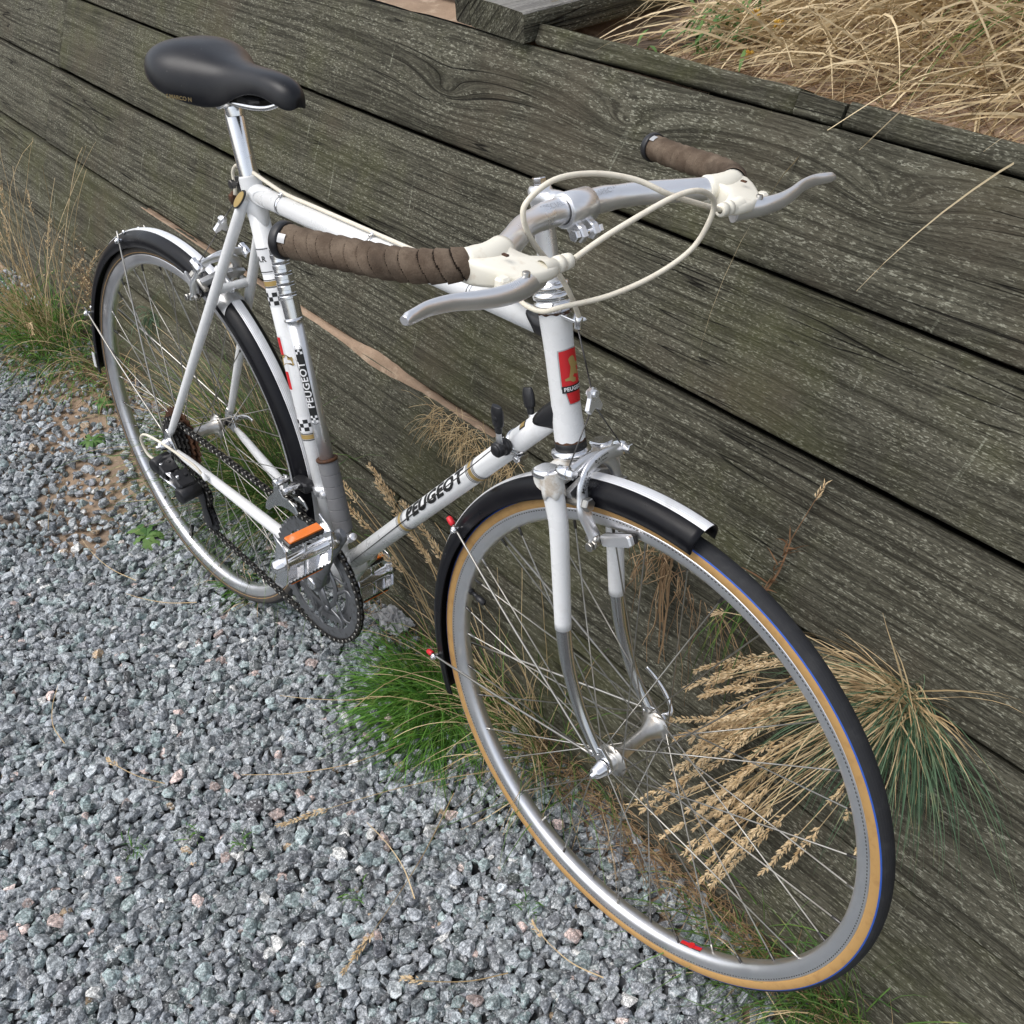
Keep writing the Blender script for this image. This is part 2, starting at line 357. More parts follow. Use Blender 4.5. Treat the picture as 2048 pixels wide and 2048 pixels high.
    def ball(s, c, r, mi=0, n=12, sq=(1, 1, 1)):
        c = V3(c); q = V3(sq); vs = [c + q * (0, 0, r)]; h = n // 2
        for i in range(1, h):
            a = PI * i / h
            for k in range(n): t = 2 * PI * k / n; vs.append(c + q * r * V3((math.sin(a) * math.cos(t), math.sin(a) * math.sin(t), math.cos(a))))
        vs.append(c - q * (0, 0, r)); fs = [(0, 1 + k, 1 + (k + 1) % n) for k in range(n)]
        for i in range(h - 2):
            for k in range(n): a = 1 + i * n; fs.append((a + k, a + n + k, a + n + (k + 1) % n, a + (k + 1) % n))
        e = len(vs) - 1; a = 1 + (h - 2) * n; fs += [(e, a + (k + 1) % n, a + k) for k in range(n)]
        s.add(vs, fs, mi)
    def revolve(s, c, prof, a0, a1, n, mi=0, mis=None, closed=False, caps=False):
        """sweep profile (radius, y) about the wheel axis (y through c) in the x-z plane from angle a0 to a1"""
        c = V3(c); m = len(prof); full = closed
        ang = np.linspace(a0, a1, n, endpoint=not full); vs = []
        for t in ang:
            for (r, y) in prof: vs.append(c + (math.cos(t) * r, y, math.sin(t) * r))
        off = s.add(vs, [])
        for i in range(n if full else n - 1):
            j = (i + 1) % n
            for k in range(m - 1):
                s.f.append((off + i * m + k, off + j * m + k, off + j * m + k + 1, off + i * m + k + 1)); s.m.append(mis[k] if mis else mi); s.sm.append(True)
    def xf(s, fn): s.v = [tuple(p) for p in fn(np.array(s.v))]; return s
    def obj(s, name, mats=None, parent=None, fix=True, subd=0):
        me = bpy.data.meshes.new(name); me.from_pydata(s.v, [], s.f)
        ms = mats if isinstance(mats, (list, tuple)) else [mats]
        for x in ms: me.materials.append(x)
        me.polygons.foreach_set('material_index', np.array(s.m, np.int32)); me.polygons.foreach_set('use_smooth', np.array(s.sm, bool))
        if fix:
            b = bmesh.new(); b.from_mesh(me); bmesh.ops.recalc_face_normals(b, faces=b.faces); b.to_mesh(me); b.free()
        me.update(); o = bpy.data.objects.new(name, me); COL.objects.link(o)
        if parent is not None: o.parent = parent
        if subd:
            md = o.modifiers.new('sub', 'SUBSURF'); md.levels = md.render_levels = subd
        return o
def empty(name, parent=None, loc=(0, 0, 0), rot=(0, 0, 0)):
    o = bpy.data.objects.new(name, None); o.empty_display_size = .05; COL.objects.link(o); o.location = loc; o.rotation_euler = rot
    if parent is not None: o.parent = parent
    return o
def tag(o, label, cat, group=None, kind=None):
    o['label'] = label
    if cat: o['category'] = cat
    if group: o['group'] = group
    if kind: o['kind'] = kind
    return o
def struct(o): o['kind'] = 'structure'; return o
_tc = {}
def text2d(txt, size=1.0, bold=0.0, shear=0.0, spacing=1.0):
    """flat text mesh -> (verts Nx2, faces); centred"""
    cu = bpy.data.curves.new('t', 'FONT'); cu.body = txt; cu.size = size; cu.offset = bold; cu.shear = shear; cu.space_character = spacing
    cu.align_x = 'CENTER'; cu.align_y = 'CENTER'; cu.fill_mode = 'FRONT'; cu.resolution_u = 3
    o = bpy.data.objects.new('t', cu); COL.objects.link(o)
    dg = bpy.context.evaluated_depsgraph_get(); dg.update()
    me = bpy.data.meshes.new_from_object(o.evaluated_get(dg))
    v = np.array([x.co[:2] for x in me.vertices]); f = [tuple(p.vertices) for p in me.polygons]
    bpy.data.objects.remove(o); bpy.data.curves.remove(cu); bpy.data.meshes.remove(me)
    return v, f
def cut2d(v, f, lines):
    """cut a flat mesh at x=... so that it can bend round a tube"""
    bm = bmesh.new(); vs = [bm.verts.new((p[0], p[1], 0)) for p in v]
    for q in f:
        try: bm.faces.new([vs[i] for i in q])
        except ValueError: pass
    for axis, val in lines:
        n = (1, 0, 0) if axis == 0 else (0, 1, 0); co = (val, 0, 0) if axis == 0 else (0, val, 0)
        bmesh.ops.bisect_plane(bm, geom=bm.verts[:] + bm.edges[:] + bm.faces[:], plane_co=co, plane_no=n, dist=1e-6)
    bm.verts.index_update(); out = np.array([x.co[:2] for x in bm.verts]); fo = [tuple(x.index for x in q.verts) for q in bm.faces]; bm.free()
    return out, fo
def rect2d(x0, x1, y0, y1, nx=1, ny=8):
    v = [(x0 + (x1 - x0) * i / nx, y0 + (y1 - y0) * j / ny) for j in range(ny + 1) for i in range(nx + 1)]
    f = [(j * (nx + 1) + i, j * (nx + 1) + i + 1, (j + 1) * (nx + 1) + i + 1, (j + 1) * (nx + 1) + i) for j in range(ny) for i in range(nx)]
    return np.array(v), f
def wrap(mb, vf, p0, p1, r, ang, s0, mi=0, flip=-1, lift=.0003):
    """lay a flat mesh on the tube p0->p1: x runs along the tube from s0 (m), y round it from direction 'ang' (a 3-D vector)"""
    v, f = vf; p0, p1 = V3(p0), V3(p1); t = unit(p1 - p0); a = unit(V3(ang) - t * (V3(ang) @ t)); b = np.cross(t, a) * flip
    rr = r + lift; out = []
    for x, y in v: th = y / rr; out.append(p0 + t * (s0 + x) + (a * math.cos(th) + b * math.sin(th)) * rr)
    mb.add(out, f, mi, True)

# ------------------------------------------------------------------ bicycle skeleton (bike frame: x forward, y left, z up)
RW = .336
BB = V3((.41276, 0, .27058)); STA = 1.3018; SD = V3((-math.cos(STA), 0, math.sin(STA)))
HTA = 1.3138; AX = V3((-math.cos(HTA), 0, math.sin(HTA))); NN = V3((math.sin(HTA), 0, math.cos(HTA)))
HB = V3((.85561, 0, .70407)); HT = HB + AX * .1443
STJ = BB + SD * .5773; RA = V3((0, 0, RW)); FA = V3((.99660, 0, .336))
STEER = -.0103
_cs, _sn = math.cos(STEER), math.sin(STEER); _K = np.array([[0, -AX[2], AX[1]], [AX[2], 0, -AX[0]], [-AX[1], AX[0], 0]])
_S = np.eye(3) + _sn * _K + (1 - _cs) * _K @ _K
def ST(X): return (np.asarray(X, float) - HB) @ _S.T + HB
bike = empty('bicycle', None, (-.0158, -.1993, -.0003), (-.1363, -.0006, .0745))
tag(bike, 'white vintage road bicycle leaning beside the timber retaining wall', 'bicycle')
def P(name, mb, m, parent=bike, steer=False, **k):
    if steer: mb.xf(ST)
    return mb.obj(name, m, parent, **k)
def my(p): return (p[0], -p[1], p[2])      # mirror to the other side

# ---- frame tubes
def simple_tube(name, a, b, r0, r1=None, n=20, m=WHITE, steps=2, parent=bike):
    mb = MB(); mb.tube([V3(a) + (V3(b) - V3(a)) * i / steps for i in range(steps + 1)], np.linspace(r0, r1 or r0, steps + 1), n); return P(name, mb, m, parent)
TTH = HT - AX * .0208; DTH = HB + AX * .0387
top_tube = simple_tube('top_tube', STJ, TTH, .0130)
down_tube = simple_tube('down_tube', BB, DTH, .0143)
seat_tube = simple_tube('seat_tube', BB, STJ + SD * .022, .0143)
mb = MB(); L = .1443
mb.lathe(HB, AX, [(0, .0168), (.004, .0172), (.018, .0170), (.030, .0163), (.05, .0159), (.095, .0159), (.114, .0164), (.128, .0170), (.1405, .0172), (L, .0168)], 28)
head_tube = P('head_tube', mb, WHITE)
EDGES = [(HB, AX), (HT, -AX)]
def lug(name, a, d, r, l0, l1, m, parent, n=28, waves=2, ph=0.0):
    """sleeve with a wavy cut end round a tube starting at a along d"""
    mb = MB(); a = V3(a); d = unit(d); ref = V3((0, 1, 0)); x = unit(np.cross(d, ref)); y = np.cross(d, x)
    vs = []; k = 5
    for i in range(n):
        t = 2 * PI * i / n; q = x * math.cos(t) + y * math.sin(t); LL = l0 + l1 * (.5 + .5 * math.cos(waves * t + ph)) ** 1.5
        for j in range(k): vs.append(a + d * LL * j / (k - 1) + q * r)
        vs.append(a + d * (LL + .0004) + q * (r - .0009))
    m_ = k + 1
    mb.add(vs, [(i * m_ + j, ((i + 1) % n) * m_ + j, ((i + 1) % n) * m_ + j + 1, i * m_ + j + 1) for i in range(n) for j in range(m_ - 1)])
    return P(name, mb, m, parent)
for a_, d_e in EDGES: lug('rusty_edge', a_ + d_e * .0002, d_e, .01735, .0010, .0016, RUST, head_tube, n=60, waves=9)
lug('lug', TTH, STJ - TTH, .0136, .022, .016, BLACK, top_tube, ph=1.2)
lug('lug', DTH, BB - DTH, .0149, .028, .018, BLACK, down_tube, ph=2.2)
lug('lug', STJ, TTH - STJ, .0137, .020, .024, WHITE, top_tube)
lug('lug', STJ + SD * .020, -SD, .0150, .046, .020, WHITE, seat_tube)
mb = MB(); mb.lathe(BB + V3((0, -.034, 0)), (0, 1, 0), [(0, .012), (0, .0195), (.003, .0205), (.065, .0205), (.068, .0195), (.068, .012)], 26)
shell = P('bottom_bracket_shell', mb, WHITE)
lug('lug', BB, DTH - BB, .0151, .034, .016, WHITE, down_tube)
lug('lug', BB, SD, .0151, .034, .012, WHITE, seat_tube)
for s in (-1, 1):
    a = STJ + V3((.004, s * .0165, -.004)); b = RA + V3((.010, s * .0595, .022))
    mb = MB(); mb.tube([a + (b - a) * t for t in (0, .06, .5, .9, .97, 1)], [.0078, .0080, .0078, .0066, .0062, .0045], 16)
    so = P('seat_stay', mb, WHITE)
    mb = MB(); d = unit(b - a); nrm = unit(V3((0, s * 1.0, .15)) - d * .25); X = unit(d - nrm * (d @ nrm)); Y = np.cross(nrm, X)
    c0 = a + nrm * .0074 + d * .004
    for rr, mi, lf in ((1.0, 1, 0), (.84, 0, .0006)):
        o_ = [c0 + X * .0155 * rr * math.cos(t) + Y * .0066 * rr * math.sin(t) for t in np.linspace(0, 2 * PI, 24, endpoint=False)]
        mb.prism(o_, nrm, -.001, .0012 + lf, mi)
    P('gold_cap', mb, [GOLD, BLKD], so)
    a = BB + V3((-.018, s * .019, -.002)); b = RA + V3((.022, s * .0595, -.006))
    mb = MB(); mb.tube([a, a + (b - a) * .12, a + (b - a) * .5, a + (b - a) * .93, b], [.0108, .0105, .0094, .0068, .0045], 18, flat=None)
    P('chain_stay', mb, WHITE)
    mb = MB(); yy = s * .0600
    o_ = [(.030, -.010), (.012, .024), (.002, .030), (-.004, .024), (-.008, .010), (-.012, -.006), (-.004, -.014), (.006, -.012), (.016, -.016)]
    if s < 0: o_ = [(.030, -.010), (.012, .024), (.002, .030), (-.004, .024), (-.010, .006), (-.010, -.010), (.000, -.030), (.012, -.030), (.014, -.016)]
    mb.prism([RA + V3((x, yy, z)) for x, z in o_], (0, 1, 0), -.0028, .0028, 0, .0008)
    P('dropout', mb, CHROME)
mb = MB(); a = STJ + (RA + V3((.01, 0, .022)) - STJ) * .345
mb.tube([a + V3((0, y, 0)) for y in (-.030, -.012, .012, .030)], .0068, 14); P('seat_stay_bridge', mb, WHITE)
BRIDGE = a
mb = MB(); mb.tube([BB + V3((-.062, y, .001)) for y in (-.022, .022)], .006, 12); P('chain_stay_bridge', mb, WHITE)
# seat lug ears and pinch bolt
mb = MB(); e = STJ + SD * .012 - V3((.0185, 0, .004))
mb.box(e + V3((0, .006, 0)), (.014, .005, .020), X=unit(np.cross((0, 1, 0), SD)), Z=SD, bev=.001); mb.box(e + V3((0, -.006, 0)), (.014, .005, .020), X=unit(np.cross((0, 1, 0), SD)), Z=SD, bev=.001)
mb.cyl(e + V3((-.002, -.017, 0)), e + V3((-.002, .015, 0)), .0036, 10); mb.cyl(e + V3((-.002, -.020, 0)), e + V3((-.002, -.0135, 0)), .0062, 8)
P('seat_clamp', mb, DARKST)
# seat post and saddle
SP = STJ + SD * .1135
mb = MB(); mb.lathe(STJ + SD * .015, SD, [(0, .0132), (.083, .0132), (.086, .0125), (.090, .0118), (.093, .0109), (.118, .0109), (.118, 0)], 24)
P('seat_post', mb, CHROME)
mb = MB(); c = SP + V3((.002, 0, .006))
mb.cyl(c + V3((0, -.024, 0)), c + V3((0, .024, 0)), .0115, 18); mb.cyl(c + V3((0, -.031, 0)), c + V3((0, .031, 0)), .0058, 8)
mb.lathe(c - SD * .022, SD, [(0, .0128), (.010, .0135), (.03, .0135), (.03, 0)], 18)
P('saddle_clamp', mb, CHROME)
def saddle():
    # stations: x, half width, top z, skirt bottom z, crown roundness
    S = [(.1000, .010, .980, .974), (.1035, .034, .987, .967), (.115, .055, .9965, .961), (.135, .068, 1.0030, .955), (.160, .0730, 1.0055, .949), (.185, .0690, 1.0040, .943), (.210, .0585, .9995, .938), (.235, .0450, .9950, .936),
         (.258, .0345, .9925, .941), (.282, .0280, .9915, .953), (.31, .0245, .9920, .962), (.34, .0228, .9920, .9645), (.365, .0212, .9895, .961), (.382, .0180, .9845, .957), (.392, .0120, .9780, .956), (.3965, .0045, .970, .959)]
    S = [(x if x < .25 else .25 + (x - .25) * .915, w, zt, zb) for x, w, zt, zb in S]; S = spl(S, 3); mb = MB(); n = 25; vs = []
    for x, w, zt, zb in S:
        for i in range(n):
            q = -1 + 2 * i / (n - 1); a = abs(q) * PI / 2 * 1.06; ca, sa = math.cos(a), math.sin(min(a, PI / 2)); yy = w * sa ** .80 * (1 - .05 * max(0, a - PI / 2) / .09); zz = zb + (zt - zb) * max(0, ca) ** .62 if a < PI / 2 else zb
            vs.append((x, math.copysign(yy, q), zz))
    m = len(S); fs = [(i * n + j, (i + 1) * n + j, (i + 1) * n + j + 1, i * n + j + 1) for i in range(m - 1) for j in range(n - 1)]
    o = mb.add(vs, fs); mb.f.append(tuple(range(n))); mb.m.append(0); mb.sm.append(True); mb.f.append(tuple((m - 1) * n + j for j in reversed(range(n)))); mb.m.append(0); mb.sm.append(True)
    ob = P('saddle', mb, LEATHER); md = ob.modifiers.new('thick', 'SOLIDIFY'); md.thickness = .0035; md.offset = -1
    md = ob.modifiers.new('sub', 'SUBSURF'); md.levels = md.render_levels = 1
    return ob
sad = saddle()
mb = MB()
for s in (-1, 1): mb.tube(spl([(.372, s * .006, .968), (.335, s * .016, .952), (.28, s * .022, .947), (.21, s * .022, .947), (.16, s * .030, .958), (.118, s * .038, .972)], 6), .0035, 10)
mb.box((.115, 0, .974), (.008, .10, .016), bev=.002); mb.box((.370, 0, .966), (.012, .018, .010), bev=.002)
P('saddle_rail', mb, CHROME, sad)
mb = MB(); o_ = [(.262, -.012), (.30, -.018), (.312, -.010), (.312, .010), (.30, .018), (.262, .012)]
mb.prism([(x, y, .948) for x, y in o_], (0, 0, 1), -.006, .010, 0, .003); P('under_saddle_block', mb, BLACK, sad)
mb = MB()
for tx, sz, dz in (('S.MARCO N', .0070, 0),):
    v, f = text2d(tx, sz, .0002)
    w_ = [(.213 + x, -.0655 + (x * .40) - .0002, .9475 + dz + y) for x, y in v]; mb.add(w_, f, 0, False)
P('gilt_lettering', mb, GILT, sad, fix=False)

# ---- head set, fork
mb = MB()
mb.lathe(HT, AX, [(0, .0170), (0, .0178), (.001, .0180), (.002, .0215), (.005, .0228), (.009, .0222), (.0115, .0185), (.013, .0180), (.0135, .0205), (.017, .0212), (.020, .0200), (.0205, .0182), (.022, .0182), (.0225, .0198), (.0275, .0198), (.030, .0175), (.031, .0120), (.031, .010)], 28)
P('upper_headset', mb, CHROME)
mb = MB(); mb.lathe(HB, -AX, [(-.001, .0160), (0, .0176), (.008, .0178), (.0082, .0165)], 28); P('headset_seal', mb, BLKD)
mb = MB(); mb.lathe(HB - AX * .008, -AX, [(0, .0165), (.001, .0215), (.005, .0232), (.008, .0222), (.0095, .0190), (.011, .0185), (.0125, .0200), (.016, .0195), (.017, .015)], 28); P('lower_headset', mb, CHROME)
fork = empty('fork', bike)
CR = HB - AX * .026
mb = MB()
o2 = []
for s in (-1, 1):
    pass
# crown: a cast bar joining two shoulders
cx = unit(NN)
mb.tube([CR + V3((0, y, 0)) - AX * (.004 if abs(y) > .02 else 0) for y in (-.05, -.04, -.022, 0, .022, .04, .05)], 1, 16, flat=[(.013, .012), (.0145, .0135), (.0150, .0145), (.0165, .0160), (.0150, .0145), (.0145, .0135), (.013, .012)], up=AX)
P('fork_crown', mb, WHITED, fork, True)
for s in (-1, 1):
    mb = MB(); c = CR + V3((.004, s * .045, 0)) + AX * .004
    o_ = [c + NN * .0150 * math.copysign(abs(math.cos(t)) ** .7, math.cos(t)) + V3((0, .0140, 0)) * math.copysign(abs(math.sin(t)) ** .7, math.sin(t)) for t in np.linspace(0, 2 * PI, 24, endpoint=False)]
    mb.prism(o_, AX, -.002, .0085, 0, .003, smooth=True); P('crown_cap', mb, CHROME, fork, True)
    path = spl([(.8690, s * .045, .690), (.8800, s * .0452, .655), (.8890, s * .0458, .6268), (.8990, s * .0465, .565), (.9100, s * .0475, .4955)], 5)
    k = len(path); fl = [(.0112 - .0016 * (i / (k - 1)) ** 1.5, .0130 - .0030 * i / (k - 1)) for i in range(k)]
    mb = MB(); mb.tube(path, 1, 20, flat=fl, up=(1, 0, .2)); bl = P('fork_blade', mb, WHITE, fork, True)
    path = spl([(.9092, s * .0475, .5000), (.9185, s * .048, .462), (.9285, s * .0485, .4340), (.9490, s * .0490, .3930), (.9700, s * .0495, .3640), (.9850, s * .0498, .3480)], 5)
    k = len(path); fl = [(.0094 - .0034 * i / (k - 1), .0098 - .0038 * i / (k - 1)) for i in range(k)]
    mb = MB(); mb.tube(path, 1, 20, flat=fl, up=(1, 0, .2)); P('chrome_fork_end', mb, DCHROME, fork, True)
    mb = MB(); o_ = [(.978, .356), (.990, .360), (1.004, .348), (1.009, .337), (1.005, .327), (.998, .322), (.990, .326), (.986, .335), (.980, .343)]
    mb.prism([(x, s * .0500, z) for x, z in o_], (0, 1, 0), -.0026, .0026, 0, .0007)
    mb.lathe((.9765, s * .0500 - .004, .344), (0, 1, 0), [(0, .002), (0, .0045), (.008, .0045), (.008, .002)], 12)
    P('fork_dropout', mb, CHROME, fork, True)
    mb = MB()   # lug points under the crown
    lugp = MB(); d = unit(V3((.889, s * .0458, .6268)) - V3((.869, s * .045, .690)))
    ob = lug('crown_lug', (.8695, s * .0450, .689), d, .0131, .024, .006, WHITED, fork, waves=5, ph=PI)

# ---- stem and handlebar
mb = MB(); q0 = HT + AX * .030; q1 = HB + AX * ((.962 - HB[2]) / AX[2])
Ls = np.linalg.norm(q1 - q0)
mb.lathe(q0, AX, [(0, .0110), (Ls - .018, .0111), (Ls - .012, .0120), (Ls - .002, .0125), (Ls + .002, .0105), (Ls + .0025, 0)], 22)
top = q0 + AX * Ls
mb.tube([top - AX * .012, V3((.812, 0, .9545)), V3((.827, 0, .9546))], 1, 18, flat=[(.0125, .0120), (.0120, .0105), (.0130, .0105)], up=(0, 0, 1))
mb.lathe((.836, -.0185, .9546), (0, 1, 0), [(0, .0128), (0, .0158), (.0012, .0170), (.0358, .0170), (.037, .0158), (.037, .0128)], 28)
stem = P('stem', mb, ALU, steer=True)
mb = MB(); mb.lathe(top + AX * .002, AX, [(0, .0085), (.0015, .0085), (.0015, .0072), (.007, .0072), (.0078, .0062), (.0078, 0)], 6, smooth=False); P('expander_bolt', mb, CHROME, stem, True)
mb = MB()
for s in (-1, 1): mb.prism([(.846, s * .0085, .947), (.856, s * .0085, .943), (.861, s * .0085, .935), (.857, s * .0085, .928), (.847, s * .0085, .928), (.836, s * .0085, .938)], (0, 1, 0), -.0045, .0045, 0, .0015)
P('clamp_ear', mb, ALU, stem, True)
mb = MB(); mb.cyl((.8535, -.019, .9355), (.8535, .017, .9355), .0033, 10); mb.cyl((.8535, -.0200, .9355), (.8535, -.0135, .9355), .0062, 6); mb.cyl((.8535, .0135, .9355), (.8535, .019, .9355), .0062, 6)
P('clamp_bolt', mb, CHROME, stem, True)
BAR = [(.836, 0, .9546), (.8345, .025, .9547), (.838, .050, .9552), (.8485, .082, .9562), (.8665, .112, .9575), (.8820, .140, .9583), (.8895, .166, .9583), (.8840, .192, .9572), (.8660, .2125, .9555), (.8350, .2285, .9530), (.7900, .2400, .9500), (.7500, .2505, .9482), (.7265, .2570, .9475)]
half = spl(BAR, 6); full = np.concatenate([half[:0:-1] * (1, -1, 1), half])
rr = .0116 + .0012 * np.clip((.058 - np.abs(full[:, 1])) / .012, 0, 1)
mb = MB(); mb.tube(full, rr, 20); bar = P('handlebar', mb, ALU, steer=True)
for s in (-1, 1):
    mb = MB(); v, f = text2d('SPECIAL', .0085, 0)
    wrap(mb, cut2d(v, f, [(1, .0)]), (.836, s * .040 - .05, .9550), (.836, s * .040 + .05, .9550), .0130, (.55, 0, .85), .05)
    P('engraved_lettering', mb, ALUD, bar, True, fix=False)
def arc(path):
    d = np.linalg.norm(np.diff(path, axis=0), axis=1); return np.concatenate([[0], np.cumsum(d)])
for s in (-1, 1):
    pts = half * (1, s, 1); L_ = arc(pts); a0 = L_[np.argmin(np.abs(half[:, 1] - .186) + (half[:, 0] < .87) * 1)]
    tt = np.arange(a0, L_[-1] - .001, .0005); pth = np.stack([np.interp(tt, L_, pts[:, k]) for k in range(3)], -1)
    T = np.gradient(pth, axis=0); T /= np.linalg.norm(T, axis=1, keepdims=True); U = np.array([0, 0, 1.]); B = np.cross(T, U); B /= np.linalg.norm(B, axis=1, keepdims=True); U2 = np.cross(B, T)
    n = 44; mb = MB(); vs = []; seam = []
    pw = R_.uniform(0, .01); bnd = np.array([-.03 + .0135 * q + R_.uniform(-.0025, .0025) for q in range(40)])
    for i in range(len(pth)):
        for k in range(n):
            th = 2 * PI * k / n; sl = tt[i] - a0 + pw + s * .0045 * math.cos(th) + .0008 * math.sin(2 * th)
            kk = sl / .0135; wi = int(np.searchsorted(bnd, sl)) - 1; fr = (sl - bnd[wi]) / (bnd[wi + 1] - bnd[wi])
            r = .01330 + .0016 * fr + .00020 * math.sin(3 * th + sl * 70); r -= .0006 * (fr < .09); seam.append(fr < .06 or fr > .962)
            vs.append(pth[i] + (B[i] * math.sin(th) + U2[i] * math.cos(th)) * r)
    m = len(pth); mb.add(vs, [(i * n + k, i * n + (k + 1) % n, (i + 1) * n + (k + 1) % n, (i + 1) * n + k) for i in range(m - 1) for k in range(n)])
    mb.m = [1 if seam[i * n + k] else 0 for i in range(m - 1) for k in range(n)]
    tp = P('handlebar_tape', mb, [TAPE, TAPES], bar, True)
    e = pts[-1]; d = unit(pts[-1] - pts[-3]); mb = MB(); mb.lathe(e - d * .004, d, [(0, .0145), (0, .0160), (.002, .0168), (.007, .0168), (.0098, .0150), (.0108, .0110), (.0110, 0)], 26); P('bar_end_plug', mb, BLACK, bar, True)
    mb = MB(); e2 = pth[-1]; side = unit(np.cross(d, (0, 0, 1)))
    if s < 0:
        v, f = rect2d(-.004, .004, -.004, .004, 1, 4); wrap(mb, (v, f), e2 - d * .011, e2, .0152, (.4, -.55, .35), .004); P('silver_tape_end', mb, SILD, bar, True, fix=False)
    else:
        v, f = rect2d(-.004, .004, -.004, .004, 1, 4); wrap(mb, (v, f), e2 - d * .011, e2, .0152, (.6, -.25, .15), .004); P('silver_tape_end', mb, SILD, bar, True, fix=False)
# ---- brake levers
def fl(path, flats, n=16, up=(0, 0, 1), mi=0, mb=None):
    mb = mb or MB(); mb.tube(path, 1, n, mi, flat=flats, up=up); return mb
for s in (-1, 1):
    lev = empty('brake_lever', bike)
    o_ = [(.8730, .189), (.898, .1945), (.9180, .184), (.9320, .170), (.9385, .150), (.9350, .1260), (.9220, .1260), (.9150, .140), (.9010, .146), (.8900, .148), (.8760, .150)]
    q_ = spl([(x, y) for x, y in o_], 2, True)
    zt = lambda x, y: .9690 - .010 * max(0, (x - .895)) / .045 - .0 * y
    mb = MB(); cen = q_.mean(0); vs = []; k = len(q_)
    lay = [(.80, -.0140), (.96, -.0130), (1.0, -.010), (1.0, .0045), (.985, .0085), (.90, .0098)]
    for sc, dz in lay:
        for x, y in q_: xx, yy = cen[0] + (x - cen[0]) * sc, cen[1] + (y - cen[1]) * sc; vs.append((xx, s * yy, .9570 + dz - (.010 * max(0, xx - .895) / .045 if dz > 0 else -.004 * max(0, xx - .895) / .045)))
    fs = [(i * k + j, i * k + (j + 1) % k, (i + 1) * k + (j + 1) % k, (i + 1) * k + j) for i in range(len(lay) - 1) for j in range(k)]; o0 = mb.add(vs, fs)
    for bs in (0, (len(lay) - 1) * k):
        ci = len(mb.v); mb.v.append(tuple(np.mean([mb.v[bs + j] for j in range(k)], 0)))
        for j in range(k): mb.f.append((bs + j, bs + (j + 1) % k, ci)); mb.m.append(0); mb.sm.append(True)
    hp_ = [V3(q) * (1, s, 1) for q in half if .140 < q[1] < .1915 and q[0] > .87]; mb.tube(hp_, 1, 20, flat=[(.0138, .0134)] * len(hp_), up=(0, 0, 1))
    P('hood', mb, CREAM, lev, True)
    mb = MB(); mb.box((.912, s * .168, .9685), (.006, .003, .0015), mi=0); mb.box((.926, s * .184, .950), (.010, .012, .016), bev=.002, mi=1); P('hood_screw', mb, [RUST, CREAM], lev, True)
    mb = MB(); a = V3((.9285, s * .1275, .9545)); d = unit(V3((0.02, -s * 1.0, .02)))
    mb.lathe(a, d, [(-.014, .0082), (0, .0072), (.001, .0062), (.003, .0062), (.0035, .0075), (.0095, .0075), (.010, .0060), (.012, .0060), (.0125, .0072), (.0195, .0066), (.0205, .0055), (.0205, .0030)], 16); P('cable_adjuster', mb, CREAM, lev, True)
    pth = spl([(.9230, s * .1400, .9470), (.9300, s * .1560, .9475), (.9370, s * .1750, .9485), (.9400, s * .1980, .9500), (.9385, s * .2220, .9525), (.9350, s * .2450, .9555), (.9345, s * .2680, .9570), (.9385, s * .2860, .9575), (.9405, s * .2975, .9570)], 5)
    kk = len(pth); flt = []
    for i in range(kk):
        t = i / (kk - 1); flt.append((.0092 - .0052 * min(1, t * 1.6), .0122 - .0070 * t ** .7 if t < .97 else .0036))
    mb = fl(pth, flt, 18); P('lever_blade', mb, ALU, lev, True)
    mb = MB(); mb.cyl((.9345, s * .166, .9420), (.9345, s * .166, .9608), .0036, 12); P('lever_pivot', mb, STEEL, lev, True)

# ---- cables
def cable(name, pts, r=.0026, m=CABLE, n=10, steps=6, parent=bike):
    mb = MB(); mb.tube(spl(pts, steps), r, n); return P(name, mb, m, parent)
cable('rear_brake_cable', [(.930, -.106, .9560), (.934, -.080, .9670), (.940, -.0522, .9779), (.950, -.0049, .9934), (.955, .0279, .9949), (.950, .0616, .9775), (.945, .0661, .9549), (.935, .0577, .9276), (.920, .0254, .9055), (.900, -.0157, .8895), (.875, -.0514, .8797), (.850, -.0520, .8665), (.815, -.0370, .8560), (.777, -.0140, .8465), (.73, -.001, .8425), (.66, .001, .8420), (.53, .001, .8425), (.40, .001, .8430), (.3376, .001, .8432), (.291, 0, .8500), (.247, 0, .8567), (.2241, 0, .8545), (.2125, 0, .8423), (.2144, 0, .8259), (.212, 0, .812)], .0026)
cable('front_brake_cable', [(.930, .106, .9560), (.931, .060, .9720), (.930, .0172, .9875), (.910, -.007, .9999), (.890, -.0415, 1.0067), (.880, -.0821, 1.0059), (.875, -.1094, .9911), (.875, -.1127, .9761), (.875, -.0997, .954), (.873, -.076, .930), (.870, -.0542, .9096), (.865, -.0303, .882), (.860, -.0085, .8514)], .0026)
for x in (.3316, .5207, .7001):
    mb = MB(); t0 = STJ + (TTH - STJ) * ((x - STJ[0]) / (TTH[0] - STJ[0])); d = unit(TTH - STJ)
    mb.lathe(t0 - d * .0025, d, [(0, .0131), (0, .0136), (.005, .0136), (.005, .0131)], 26)
    mb.box(t0 + V3((0, 0, .0160)), (.006, .008, .0045), X=d, bev=.001); mb.cyl(t0 + V3((0, -.007, .0150)), t0 + V3((0, .007, .0150)), .0016, 8)
    P('cable_clip', mb, CHROME, top_tube)
